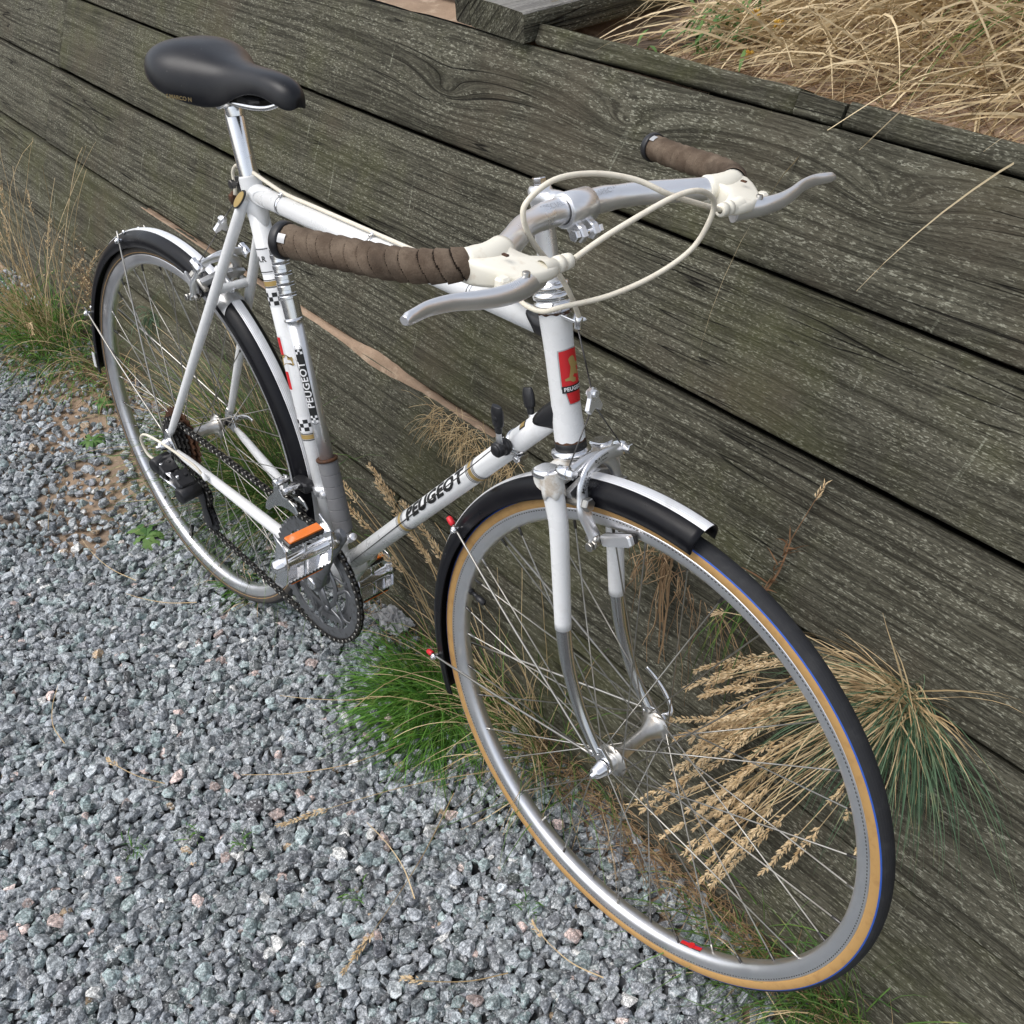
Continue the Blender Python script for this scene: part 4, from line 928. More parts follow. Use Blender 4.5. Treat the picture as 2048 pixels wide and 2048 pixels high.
# ---- shift levers on the down tube
DTd = unit(DTH - BB)
def dt_at(x): return BB + DTd * ((x - BB[0]) / DTd[0])
sb = dt_at(.7760)
mb = MB(); mb.lathe(sb - DTd * .006, DTd, [(0, .0146), (0, .0154), (.012, .0154), (.012, .0146)], 26); mb.cyl(sb + V3((.008, -.010, -.017)), sb + V3((.008, .010, -.017)), .004, 10); mb.box(sb + V3((.006, 0, -.0165)), (.012, .014, .007), bev=.001); P('shifter_band', mb, CHROME)
for s in (-1, 1):
    sh = empty('shift_lever', bike); c = sb + V3((0, s * .0150, .002)); t1 = V3((.7745, s * .034, .7215)) if s < 0 else V3((.7565, .034, .7140))
    mb = MB(); mb.cyl(c, c + V3((0, s * .020, 0)), .0092, 20); mb.cyl(c + V3((0, s * .018, 0)), c + V3((0, s * .022, 0)), .0070, 14); mb.cyl(c + V3((0, s * .004, 0)), c + V3((0, s * .009, 0)), .0108, 20); P('shifter_pivot', mb, BLACK, sh)
    b_ = c + V3((0, s * .013, 0)); d = unit(t1 - b_); q = [b_ + d * .004, b_ + d * .018, b_ + d * .026]; mb = MB(); mb.tube(q, 1, 12, flat=[(.0025, .0060), (.0022, .0042), (.0022, .0042)], up=np.cross(d, (0, 1, 0))); P('lever_stalk', mb, ALU, sh)
    Ls = np.linalg.norm(t1 - b_); q = spl([b_ + d * .022, b_ + d * .030, b_ + d * (Ls * .62), b_ + d * (Ls - .006), b_ + d * (Ls + .003)], 4); mb = MB(); mb.tube(q, 1, 16, flat=[tuple(x) for x in spl([(.0034, .0048), (.0040, .0055), (.0048, .0080), (.0048, .0092), (.0026, .0070)], 4)], up=np.cross(d, (0, 1, 0))); P('lever_grip', mb, BLACK, sh)
    mb = MB(); mb.cyl(b_ + d * (Ls - .012) + V3((0, s * .0030, 0)), b_ + d * (Ls - .012) + V3((0, s * .0052, 0)), .0042, 16, bev=.3); P('grip_button', mb, BLACK, sh)
    a = c + V3((-.010, s * .006, -.002)); b = BB + V3((.030, s * .013, .028)); mb = MB(); mb.tube([a, dt_at(.60) + V3((0, s * .0152, .002)), b], .0008, 6); P('gear_wire', mb, DARKST)
mb = MB(); q = BB + V3((.036, -.0150, .040)); mb.ball(q, .0058); P('wire_guide', mb, WHITE)
# ---- pump in front of the seat tube
pu = empty('pump', bike); U_ = unit(np.cross((0, 1, 0), SD)); off_ = V3((math.sin(STA), 0, math.cos(STA))) * .0285
PB = BB + SD * .092 + off_; PT = BB + SD * .506 + off_; LP = np.linalg.norm(PT - PB)
def along(z): return PB + SD * z
mb = MB(); mb.lathe(along(.095), SD, [(0, .0100), (0, .0110), (.216, .0110), (.216, .0100)], 24); P('pump_barrel', mb, ALU, pu)
prof = [(0, .0112), (0, .0140), (.002, .0146), (.004, .0140), (.005, .0128), (.032, .0128), (.033, .0138), (.036, .0138), (.037, .0128)]
z = .037
for k in range(4):
    prof += [(z + .003, .0132), (z + .0035, .0126), (z + .0075, .0124), (z + .008, .0134), (z + .0135, .0134), (z + .014, .0126)]; z += .0145
prof += [(z + .004, .0126), (LP - .309 - .004, .0126), (LP - .309, .0105), (LP - .309 + .001, 0)]
mb = MB(); mb.lathe(along(.309), SD, prof, 44, smooth=False); P('pump_handle', mb, CHROME, pu)
prof = [(-.022, .0105), (-.022, .0125)]
for k in range(6): z_ = -.018 + k * .0190; prof += [(z_, .0147), (z_ + .0003, .0150), (z_ + .0172, .0150), (z_ + .0175, .0144), (z_ + .0186, .0144)]
prof += [(.096, .0150), (.0975, .0140), (.0975, .0100)]
mb = MB(); mb.lathe(along(0), SD, prof, 44, smooth=False); P('pump_sleeve', mb, GREY, pu)
mb = MB(); mb.lathe(along(.0970), SD, [(0, .0100), (0, .0162), (.003, .0166), (.0042, .0150), (.0042, .0110)], 26); P('pump_washer', mb, RUST, pu)
mb = MB(); c = along(-.026); mb.lathe(c, SD, [(-.012, .004), (-.012, .009), (-.002, .010), (.006, .0115), (.008, .0115)], 18); mb.cyl(c + V3((.004, -.010, -.004)), c + V3((.020, -.012, .002)), .0058, 12); mb.cyl(c + V3((.012, .0, -.004)), c + V3((.028, -.004, .012)), .0062, 12); P('pump_head', mb, ALU, pu)
mb = MB()
d_side = V3((.60, -.80, 0)); sP = .101; v, f = rect2d(-.054, .054, -.0062, .0062, 2, 8); wrap(mb, (v, f), along(sP), along(.309), .0110, d_side, .116, 0, lift=.0002)
for e in (-1, 1):
    v = [(e * .054 + e * .0062 * math.sin(t), .0062 * math.cos(t)) for t in np.linspace(0, PI, 9)]; wrap(mb, (np.array(v), [tuple(range(9))]), along(sP), along(.309), .0110, d_side, .116, 0, lift=.0002)
v, f = text2d('PEUGEOT', .0150, .0003, 0, 1.08); wrap(mb, cut2d(v, f, [(1, -.003), (1, 0), (1, .003)]), along(sP), along(.309), .0110, d_side, .116, 1, lift=.0005)
for e in (-1, 1):
    for i in range(3):
        for j in range(3):
            if (i + j) % 2 == 0: wrap(mb, rect2d(e * .0515 + (i - 1.5) * .0036, e * .0515 + (i - .5) * .0036, (j - 1.5) * .0036, (j - .5) * .0036, 1, 2), along(sP), along(.309), .0110, d_side, .116, 1, lift=.0005)
P('pump_label', mb, [BLKD, WHTD], pu, fix=False)

# ------------------------------------------------------------------ decals
def band(mb, p0, p1, r, s0, w, mi, lift=.0003): wrap(mb, rect2d(0, w, -PI * (r + lift), PI * (r + lift), 1, 36), p0, p1, r, (0, -1, .0), s0, mi, flip=1, lift=lift)
sdt = lambda x: (x - BB[0]) / DTd[0]
side = V3((-.27, -.93, .25))
for x in (.5705, .7085):
    s0 = sdt(x); mb = MB()
    for w, mi, o in ((.0200, 2, -.001), (.0012, 0, 0), (.0012, 0, .003), (.0075, 1, .0055), (.0012, 0, .0145), (.0012, 0, .017)): band(mb, BB, DTH, .0143, s0 + o, w, mi, .0004 if mi == 2 else .0007)
    P('gold_band', mb, [BLKD, GOLD, WHTD], down_tube, fix=False)
v, f = text2d('PEUGEOT', .0235, .0011, .22, 1.10)
sx = (sdt(.7030) - sdt(.5880)) / (v[:, 0].max() - v[:, 0].min()); v = v * (sx, 1.0)
mb = MB(); wrap(mb, cut2d(v, f, [(1, k * .002) for k in range(-4, 5)]), BB, DTH, .0143, side, (sdt(.5880) + sdt(.7030)) / 2, 0, lift=.0005)
P('down_tube_lettering', mb, BLKD, down_tube, fix=False)
mb = MB(); wrap(mb, rect2d(-.006, .006, -.005, .005, 1, 5), BB, DTH, .0143, V3((0, -.5, .86)), sdt(.800), 0, lift=.0004); wrap(mb, rect2d(-.0045, .0045, -.0035, .0035, 1, 5), BB, DTH, .0143, V3((0, -.5, .86)), sdt(.800), 1, lift=.0007); P('tube_maker_sticker', mb, [BLKD, GOLD], down_tube, fix=False)
sst = lambda z: (z - BB[2]) / SD[2]
def seatdecal(name, z, up=True):
    mb = MB(); s0 = sst(z)
    wrap(mb, rect2d(-.012, .012, -.0449, .0449, 1, 36), BB, STJ, .0143, (0, -1, 0), s0, 2, lift=.0003)
    for i in range(3):
        for k in range(12):
            if (i + k) % 2 == 0: wrap(mb, rect2d(-.0105 + i * .0060, -.0045 + i * .0060, -.0449 + k * .00748, -.0449 + (k + 1) * .00748, 1, 3), BB, STJ, .0143, (0, -1, 0), s0, 0, lift=.0006)
    e = 1 if up else -1
    for o, w, mi in ((.0145, .0012, 0), (.0165, .0070, 1), (.0245, .0012, 0)): band(mb, BB, STJ, .0143, s0 + (e * (o + w) if e < 0 else o), w, mi, .0006)
    P(name, mb, [BLKD, GOLD, WHTD], seat_tube, fix=False)
seatdecal('chequered_band', .690); seatdecal('chequered_band', .508, False)
mb = MB(); fwd = V3((.55, -.83, 0))
wrap(mb, rect2d(-.042, .042, -.0085, .0085, 1, 8), BB, STJ, .0143, (-.25, -.97, 0), sst(.598), 1, lift=.0003); wrap(mb, rect2d(-.039, -.012, -.0065, .0065, 1, 8), BB, STJ, .0143, (-.25, -.97, 0), sst(.598), 0, lift=.0006); wrap(mb, rect2d(.012, .039, -.0065, .0065, 1, 8), BB, STJ, .0143, (-.25, -.97, 0), sst(.598), 0, lift=.0006)
LION = [(-.95, -.35), (-.80, -.62), (-.55, -.55), (-.55, -.20), (-.30, -.25), (-.20, -.75), (.05, -.80), (.05, -.55), (.28, -.28), (.50, -.62), (.78, -.60), (.62, -.30), (.72, .0), (.90, .10), (.98, .40), (.80, .62), (.55, .70), (.35, .55), (.10, .30), (-.30, .20), (-.70, .12), (-.98, .42), (-1.1, .30), (-.92, -.05)]
def lion2d(sc, rot): 
    a = math.radians(rot); v = np.array(LION) * sc; return np.stack([v[:, 0] * math.cos(a) - v[:, 1] * math.sin(a), v[:, 0] * math.sin(a) + v[:, 1] * math.cos(a)], -1)
def fan(v): return tri_poly(v)
def tri_poly(v):
    bm = bmesh.new(); vs = [bm.verts.new((p[0], p[1], 0)) for p in v]; fc = bm.faces.new(vs); bmesh.ops.triangulate(bm, faces=[fc]); bm.verts.index_update()
    out = np.array([x.co[:2] for x in bm.verts]); fo = [tuple(x.index for x in q.verts) for q in bm.faces]; bm.free(); return out, fo
wrap(mb, tri_poly(lion2d(.0125, 78)), BB, STJ, .0143, (.22, -.97, 0), sst(.602), 2, lift=.0009)
P('seat_tube_crest', mb, [REDD, WHTD, GOLD], seat_tube, fix=False)
mb = MB(); wrap(mb, rect2d(-.018, .018, -.014, .014, 1, 10), BB, STJ, .0143, (.25, -.97, 0), sst(.740), 1, lift=.0003)
v, f = text2d('A.R', .011, .0003); rv = np.stack([v[:, 1], -v[:, 0]], -1); wrap(mb, cut2d(rv, f, [(1, 0)]), BB, STJ, .0143, (.20, -.97, 0), sst(.742), 0, lift=.0006)
for o in (-.016, .0155): band_ = wrap(mb, rect2d(o, o + .0012, -.013, .013, 1, 8), BB, STJ, .0143, (.25, -.97, 0), sst(.740), 0, lift=.0006)
P('shop_sticker', mb, [BLKD, WHTD], seat_tube, fix=False)
# head badge: red shield, gold lion, black name bar
mb = MB(); s0 = .0745; up_axis = (HB, HT); W = .0145
def hb(v, f, mi, lift): wrap(mb, (v, f), HB, HT, .0159, V3((1, -.02, 0)), s0, mi, flip=1, lift=lift)
def shield(gx):   # x: along the tube (up), y: around
    top_, bot = .0290 + gx, -.0285 - gx; n = 14; P_ = []
    rows = [(bot, .55), (bot + .004, .62), (-.012, .80), (-.0115, 1.0), (.0, 1.0), (top_ - .004, .99), (top_, .97)]
    vs = []
    for x, k in rows:
        for j in range(n + 1): vs.append((x + (.0012 * (1 - abs(-1 + 2 * j / n)) if x == rows[-1][0] else 0), (W + gx) * k * (-1 + 2 * j / n)))
    m = n + 1; return np.array(vs), [(i * m + j, i * m + j + 1, (i + 1) * m + j + 1, (i + 1) * m + j) for i in range(len(rows) - 1) for j in range(n)]
hb(*shield(.0012), 3, .0003); hb(*shield(0.0), 0, .0006)
hb(*rect2d(-.0160, -.0085, -W - .0008, W + .0008, 1, 14), 2, .0009)
v, f = text2d('PEUGEOT', .0058, .0002, 0, 1.1); v = v * (.98, 1); rv = np.stack([v[:, 1] - .01225, v[:, 0]], -1); c_ = cut2d(rv, f, [(1, k * .003) for k in range(-4, 5)]); hb(c_[0], c_[1], 4, .0012)
lv = lion2d(.0138, 62); lv = np.stack([lv[:, 1] + .0085, lv[:, 0] * .95], -1); c_ = cut2d(*tri_poly(lv), [(1, k * .003) for k in range(-4, 5)]); hb(c_[0], c_[1], 1, .0009)
P('head_badge', mb, [REDD, GOLD, BLKD, SILD, WHTD], head_tube, fix=False)

# ------------------------------------------------------------------ timber wall
WT = .4941; WA = math.atan(WT); K_ = math.sqrt(1 + WT * WT)
wall = empty('retaining_wall', None, (0, 0, 0), (-WA, 0, 0))
tag(wall, 'weathered grey timber plank retaining wall sloping back behind the bicycle', 'wall')
def wpt(u, v, d=0.0):      # wall coordinates -> world (d < 0 stands proud of the wall)
    return V3((u, math.sin(WA) * v + math.cos(WA) * d, math.cos(WA) * v - math.sin(WA) * d))
def plank(u0, u1, v0, v1, d0=0.0, thick=.055, tilt=0.0, seed=0, m=WOOD, parent=wall, name='plank', chew=1.0):
    """board with worn, wandering edges: a lofted section along u"""
    n = max(3, int((u1 - u0) / .02)); mb = MB(); vs = []; sec = 16
    for i in range(n + 1):
        u = u0 + (u1 - u0) * i / n
        nz = lambda k, sc, off: mnoise.noise(Vector((u * sc, k * 7.3 + seed * 3.1, off)))
        et = (.0016 * nz(1, 5, 0) + .0009 * nz(2, 30, 0)) * chew; eb = (.0016 * nz(3, 5, 1) + .0009 * nz(4, 30, 1)) * chew
        fr = .0022 * nz(5, 3, 2)
        a, b = v0 + eb, v1 + et; h = b - a
        pts = []
        r = .0045
        pts.append((b - .0, d0 + thick)); pts.append((b, d0 + .020 + tilt)); pts.append((b - .0004, d0 + r + tilt + fr)); pts.append((b - .0016, d0 + .0016 + tilt + fr)); pts.append((b - r, d0 + tilt + fr))
        for t in (.83, .66, .5, .34, .17): pts.append((a + h * t, d0 + tilt * (2 * t - 1) + fr + .0012 * mnoise.noise(Vector((u * 4, t * 6, seed)))))
        pts.append((a + r, d0 - tilt + fr)); pts.append((a + .0016, d0 + .0016 - tilt + fr)); pts.append((a + .0004, d0 + r - tilt + fr)); pts.append((a, d0 + .020)); pts.append((a, d0 + thick)); pts.append(((a + b) / 2, d0 + thick))
        vs += [(u, p[1], p[0]) for p in pts]
    s_ = 16; fs = [(i * s_ + k, i * s_ + (k + 1) % s_, (i + 1) * s_ + (k + 1) % s_, (i + 1) * s_ + k) for i in range(n) for k in range(s_)]
    o = mb.add(vs, fs, 0, True); mb.f.append(tuple(range(s_))); mb.m.append(0); mb.sm.append(False); mb.f.append(tuple(n * s_ + k for k in reversed(range(s_)))); mb.m.append(0); mb.sm.append(False)
    return mb.obj(name, m, parent)
VH = [h * K_ for h in (.8988, .7317, .5579, .3737, .1869)]
plank(-4.0, 2.8, VH[1] + .0022, VH[0] - .0018, .000, seed=1)
plank(-4.0, -1.5885, VH[2] + .0025, VH[1] - .0025, .006, seed=2); plank(-1.5860, 2.8, VH[2] + .0060, VH[1] - .0030, .003, tilt=.001, seed=3)
plank(-4.0, -1.6105, VH[3] + .003, VH[2] - .003, .004, seed=4); plank(-1.6085, 2.8, VH[3] + .0022, VH[2] - .0040, -.002, tilt=-.003, seed=5)
plank(-4.0, 2.8, VH[4] + .0015, VH[3] - .0030, -.008, seed=6)
plank(-4.0, .2210, -.12, VH[4] - .002, -.004, seed=7); plank(.2240, 2.8, -.12, VH[4] - .0012, -.002, seed=8)
plank(.2380, .7240, VH[0] + .0012, 1.0345, .001, seed=9, thick=.045); plank(.7255, .7935, VH[0] + .0012, 1.0315, -.001, seed=10, thick=.045, chew=2); plank(.7965, 2.8, VH[0] + .0012, 1.0360, .002, seed=11, thick=.05, chew=1.6)
mb = MB(); mb.add([(-4, .075, -.2), (2.8, .075, -.2), (2.8, .075, .99), (-4, .075, .99)], [(0, 1, 2, 3)], 0, False); mb.obj('backing_board', BEAMM, wall)
for (u, v) in ((.865, .751 * K_),):
    mb = MB(); mb.lathe((u, .004, v), (0, -1, 0), [(0, .0075), (.0035, .0070), (.0045, .0045), (.0035, 0)], 14); mb.obj('bolt_head', RUST, wall)
# sand that has trickled through the third gap and lies on the ledge
mb = MB(); n = 150; vs = []
for i in range(n + 1):
    u = -.95 + 1.36 * i / n; nz = mnoise.noise(Vector((u * 6, 3.3, 0))) * .5 + .5; nz2 = mnoise.noise(Vector((u * 45, 9.1, 0))); h = max(.0006, -.0012 + .0085 * nz + .0016 * nz2 + .010 * math.exp(-((u - .06) / .09) ** 2)) * (1 if u > -.30 else .35)
    h *= max(0, min(1, (u + .95) / .05, (.41 - u) / .05)); v0 = VH[3] - .0035
    vs += [(u, .012, v0 + .001 + h * 1.1), (u, -.001, v0 + h), (u, -.0060, v0 + h * .45), (u, -.0086, v0 - h * .5), (u, -.0086, v0 - h * 1.0 - .001)]
mb.add(vs, [(i * 5 + j, (i + 1) * 5 + j, (i + 1) * 5 + j + 1, i * 5 + j + 1) for i in range(n) for j in range(4)])
o = mb.obj('sand_on_ledge', SAND, None); o.rotation_euler = (-WA, 0, 0); tag(o, 'thin line of pale sand lying on the ledge between two wall planks', 'sand', kind='stuff')

# ------------------------------------------------------------------ wooden deck on top of the wall
deck = empty('boardwalk_deck', None, (.15, .44, .90), (0, 0, -.080)); tag(deck, 'pale wooden boardwalk end resting on top of the timber wall', 'boardwalk')
def board(x0, x1, z0, z1, y0, y1, seed, m, parent, name='board'):
    mb = MB(); n = max(8, int((y1 - y0) / .03)); vs = []
    for i in range(n + 1):
        y = y0 + (y1 - y0) * i / n; q = lambda k: .0018 * mnoise.noise(Vector((y * 7, k * 5.1, seed))); r = .003
        sec = [(x0 + q(1), z0 + r), (x0 + q(1), z1 - r + q(2)), (x0 + r + q(1), z1 + q(2)), ((x0 + x1) / 2, z1 + q(3) + .001), (x1 - r + q(4), z1 + q(5)), (x1 + q(4), z1 - r + q(5)), (x1 + q(4), z0 + r), (x1 - r + q(4), z0), (x0 + r + q(1), z0)]
        vs += [(a - .15, y - .44, b - .90) for a, b in sec]
    s_ = 9; fs = [(i * s_ + k, i * s_ + (k + 1) % s_, (i + 1) * s_ + (k + 1) % s_, (i + 1) * s_ + k) for i in range(n) for k in range(s_)]
    mb.add(vs, fs, 0, True); mb.m = [0 if k in (1, 2, 3, 4) else 1 for i in range(n) for k in range(s_)]; mb.f.append(tuple(range(s_))); mb.m.append(1); mb.sm.append(False); mb.f.append(tuple(n * s_ + k for k in reversed(range(s_)))); mb.m.append(1); mb.sm.append(False)
    # the grain shader reads (along, depth, across) = (x, y, z): turn the board so that its length is local x
    mb.v = [(p[1], -p[0], p[2]) for p in mb.v]; o = mb.obj(name, [m, WOOD if m is DECKM else m], parent); o.rotation_euler = (0, 0, PI / 2); return o
board(.043, .0835, 0.9005, .9440, .437, 2.6, 1, DECKM, deck); board(.0865, .2330, .9005, .9455, .436, 2.6, 2, DECKM, deck)
board(-.16, .0395, .9005, .9430, .52, 2.6, 3, DECKM, deck)
bo = board(.15, .20, .83, .893, .44, .62, 4, BEAMM, deck, 'bearer'); bo.location = (.158, .105, 0); bo.rotation_euler = (0, 0, PI / 2 - .46)

# ------------------------------------------------------------------ ground and dune
def sheet(name, x0, x1, y0, y1, nx, ny, fz, m, xs=None, ys=None):
    xs = np.linspace(x0, x1, nx) if xs is None else xs; ys = np.linspace(y0, y1, ny) if ys is None else ys; nx, ny = len(xs), len(ys)
    vs = [(x, y, fz(x, y)) for y in ys for x in xs]; mb = MB(); mb.add(vs, [(j * nx + i, j * nx + i + 1, (j + 1) * nx + i + 1, (j + 1) * nx + i) for j in range(ny - 1) for i in range(nx - 1)]); return mb.obj(name, m, None, fix=False)
def gz(x, y): return -.014 + .004 * mnoise.noise(Vector((x * 6, y * 6, 0))) + .012 * max(0, min(1, (y + .05) / .1)) + (-.3 if abs(x) > 30 or y < -30 else 0)
xs = np.concatenate([[-60, -20, -8, -4], np.linspace(-2.6, 2.4, 120), [3.2, 5, 10, 60]]); ys = np.concatenate([[-60, -20, -8, -4, -2.2], np.linspace(-1.4, .12, 50)])
ground = struct(sheet('ground', 0, 0, 0, 0, 0, 0, gz, GROUND, xs, ys))
def dz(x, y):
    t = max(0, y - .50); base = .872 + .10 * t + .22 * max(0, y - 1.1)
    if x < .3: base += .012
    base -= .06 * math.exp(-((x - .27) / .10) ** 2 - ((y - .68) / .16) ** 2)
    base += .09 * math.exp(-((x - 1.0) / .55) ** 2 - ((y - .95) / .4) ** 2)
    return base + .014 * mnoise.noise(Vector((x * 5, y * 5, 4))) + .004 * mnoise.noise(Vector((x * 25, y * 25, 4)))
xs = np.concatenate([[-60, -20, -8, -4], np.linspace(-2.2, 2.4, 90), [3.2, 5, 10, 60]]); ys = np.concatenate([np.linspace(.478, 2.2, 50), [3, 5, 9, 20, 60]])
dune = struct(sheet('sand_dune', 0, 0, 0, 0, 0, 0, dz, SAND, xs, ys))

# ------------------------------------------------------------------ gravel
def stone_kinds(n, npts, seed):
    out = []; rg_ = np.random.default_rng(seed)
    while len(out) < n:
        p = rg_.normal(size=(npts, 3)); p /= np.linalg.norm(p, axis=1, keepdims=True); p *= rg_.uniform(.80, 1.0, (npts, 1))
        sc = np.array([1.0, rg_.uniform(.62, .95), rg_.uniform(.5, .85)]); p *= sc
        bm = bmesh.new(); [bm.verts.new(q) for q in p]; bmesh.ops.convex_hull(bm, input=bm.verts[:])
        bmesh.ops.delete(bm, geom=[v for v in bm.verts if not v.link_faces], context='VERTS'); bm.verts.index_update()
        bmesh.ops.recalc_face_normals(bm, faces=bm.faces)
        out.append((np.array([v.co[:] for v in bm.verts]), np.array([[v.index for v in f.verts] for f in bm.faces]))); bm.free()
    return out
def stone_tints(n):
    g = np.clip(rng.normal(.262, .080, n), .08, .50); k = rng.random(n)
    c = np.stack([g * .935, g * 1.0, g * 1.045], -1); c += rng.normal(0, .003, (n, 3))
    gr = k < .18; c[gr] *= (.92, 1.04, .99)
    pk = (k > .962) & (k < .975); c[pk] = np.stack([g[pk] * 2.0, g[pk] * 1.55, g[pk] * 1.4], -1)
    wh = k > .982; c[wh] = np.clip(g[wh, None] * 1.2 + .27, 0, .62) * (1, .99, .95)
    br = (k > .950) & (k < .955); c[br] = np.stack([g[br] * 1.3, g[br] * .95, g[br] * .6], -1)
    return np.clip(c, .02, .7)
def sparse(x, y):     # 0..1 how thick the gravel lies
    n = mnoise.noise(Vector((x * 2.3, y * 3.1, 1.7))) + .5 * mnoise.noise(Vector((x * 7, y * 7, 5)))
    s = 1.0
    if x < .0: s = 1.0 - .52 * min(1, (.0 - x) / .5) + .75 * n * min(1, -x / .3)
    edge = (.005 - y) / .07
    return min(s, .25 + edge) if edge < .75 else s
pts = []; cell = {}; CS = .030
def try_add(x, y, r, k=.70):
    ci, cj = int(x // CS), int(y // CS)
    for i in (-1, 0, 1):
        for j in (-1, 0, 1):
            for (a, b, c) in cell.get((ci + i, cj + j), ()):
                if (a - x) ** 2 + (b - y) ** 2 < (k * (r + c)) ** 2: return False
    cell.setdefault((ci, cj), []).append((x, y, r)); pts.append((x, y, r)); return True
# only the part of the ground the camera (and a step either side of it) can see
def vis(x, y): return y > -.28 - .62 * (x + 1.9) / 2.2 - .12 and x < 1.75
for r0, r1, tries in ((.0125, .0155, 9000), (.0098, .0125, 60000), (.0070, .0098, 80000), (.0048, .0070, 60000)):
    for _ in range(tries):
        x = R_.uniform(-1.75, 1.6); y = R_.uniform(-1.15, .03)
        if not vis(x, y): continue
        sp_ = sparse(x, y)
        if sp_ < .30 + .22 * R_.random() and R_.random() > .07: continue
        try_add(x, y, R_.uniform(r0, r1))
top = np.array(pts); nt_ = len(top)
ux = rng.uniform(-1.75, 1.6, 60000); uy = rng.uniform(-1.15, .02, 60000); ok_ = np.array([vis(a, b) and (sparse(a, b) > .34 + .2 * R_.random() or R_.random() < .06) for a, b in zip(ux, uy)])
under = np.stack([ux[ok_], uy[ok_], rng.uniform(.007, .012, ok_.sum())], -1)[:28000]
allp = np.concatenate([top, under]); N_ = len(allp)
zc = np.concatenate([rng.uniform(-.0075, -.0005, nt_), rng.uniform(-.013, -.007, len(under))]) 
# keep stones clear of the tyres' footprints
kinds = stone_kinds(48, 13, 5); kid = rng.integers(0, len(kinds), N_); tints = stone_tints(N_)
def rotmats(n):
    a = rng.uniform(0, 2 * PI, n); ca, sa = np.cos(a), np.sin(a); Z0 = np.zeros(n); I = np.ones(n)
    Rz = np.stack([np.stack([ca, -sa, Z0], -1), np.stack([sa, ca, Z0], -1), np.stack([Z0, Z0, I], -1)], 1)
    b = rng.normal(0, .38, n); c = rng.normal(0, .38, n); cb, sb_ = np.cos(b), np.sin(b); cc, sc = np.cos(c), np.sin(c)
    Rx = np.stack([np.stack([I, Z0, Z0], -1), np.stack([Z0, cb, -sb_], -1), np.stack([Z0, sb_, cb], -1)], 1); Ry = np.stack([np.stack([cc, Z0, sc], -1), np.stack([Z0, I, Z0], -1), np.stack([-sc, Z0, cc], -1)], 1)
    return Rx @ Ry @ Rz
RM = rotmats(N_)
CV = np.array(CAM); dcam = np.linalg.norm(np.stack([allp[:, 0], allp[:, 1], zc], -1) - CV, axis=1)
PM = np.array([np.array(_r), np.array(_u), np.array(_f)])
q = (np.stack([allp[:, 0], allp[:, 1], zc], -1) - CV) @ PM.T; px = 512 + 1001 * q[:, 0] / q[:, 2]; py = 512 - 1001 * q[:, 1] / q[:, 2]
inside = (px > 6) & (px < 700) & (py > 300) & (py < 1018) & (np.arange(N_) < nt_); score = np.where(inside, allp[:, 2] / dcam, 0); big = np.argsort(-score)[:300]; bigset = np.zeros(N_, bool); bigset[big] = True
def mesh_np(name, verts, tris, m, colors=None, smooth=False):
    me = bpy.data.meshes.new(name); nv, nf = len(verts), len(tris)
    me.vertices.add(nv); me.vertices.foreach_set('co', verts.astype(np.float32).ravel()); me.loops.add(nf * 3); me.loops.foreach_set('vertex_index', tris.astype(np.int32).ravel())
    me.polygons.add(nf); me.polygons.foreach_set('loop_start', np.arange(0, nf * 3, 3, dtype=np.int32)); me.polygons.foreach_set('loop_total', np.full(nf, 3, np.int32)); me.update(calc_edges=True)
    if not smooth: me.polygons.foreach_set('use_smooth', np.zeros(nf, bool))
    if colors is not None:
        at = me.color_attributes.new('tint', 'FLOAT_COLOR', 'POINT'); at.data.foreach_set('color', np.concatenate([colors, np.ones((nv, 1))], 1).astype(np.float32).ravel())
    me.materials.append(m); return me
gv, gt, gc, off = [], [], [], 0
for k, (kv, kf) in enumerate(kinds):
    ids = np.where((kid == k) & ~bigset)[0]
    if not len(ids): continue
    X = np.einsum('nij,vj->nvi', RM[ids], kv) * (allp[ids, 2] * 1.18)[:, None, None] + np.stack([allp[ids, 0], allp[ids, 1], zc[ids]], -1)[:, None, :]
    nv = len(kv); gv.append(X.reshape(-1, 3)); gt.append((kf[None] + (np.arange(len(ids)) * nv)[:, None, None] + off).reshape(-1, 3)); gc.append(np.repeat(tints[ids], nv, 0)); off += nv * len(ids)
me = mesh_np('gravel', np.concatenate(gv), np.concatenate(gt), STONE, np.concatenate(gc)); gravel = bpy.data.objects.new('gravel', me); COL.objects.link(gravel)
tag(gravel, 'loose grey crushed stone gravel covering the path', 'gravel', kind='stuff')
fine = stone_kinds(14, 18, 9)
def bevelled(kv, kf):
    bm = bmesh.new(); vs = [bm.verts.new(q) for q in kv]; [bm.faces.new([vs[i] for i in f]) for f in kf]
    bmesh.ops.dissolve_limit(bm, angle_limit=.35, verts=bm.verts[:], edges=bm.edges[:]); bmesh.ops.bevel(bm, geom=bm.edges[:], offset=.045, segments=1, affect='EDGES', clamp_overlap=True)
    bmesh.ops.triangulate(bm, faces=bm.faces[:]); bm.verts.index_update(); o = (np.array([v.co[:] for v in bm.verts]), np.array([[v.index for v in f.verts] for f in bm.faces])); bm.free(); return o
fine = [bevelled(*x) for x in fine]
for i in big:        # the 300 stones that show largest are pieces of their own
    kv, kf = fine[i % len(fine)]; me = mesh_np('stone', kv @ RM[i].T * allp[i, 2] * 1.15, kf, STONE, np.repeat(tints[i][None], len(kv), 0)); o = bpy.data.objects.new('stone', me); o.location = (allp[i, 0], allp[i, 1], zc[i] + .0012); COL.objects.link(o); o.parent = ground

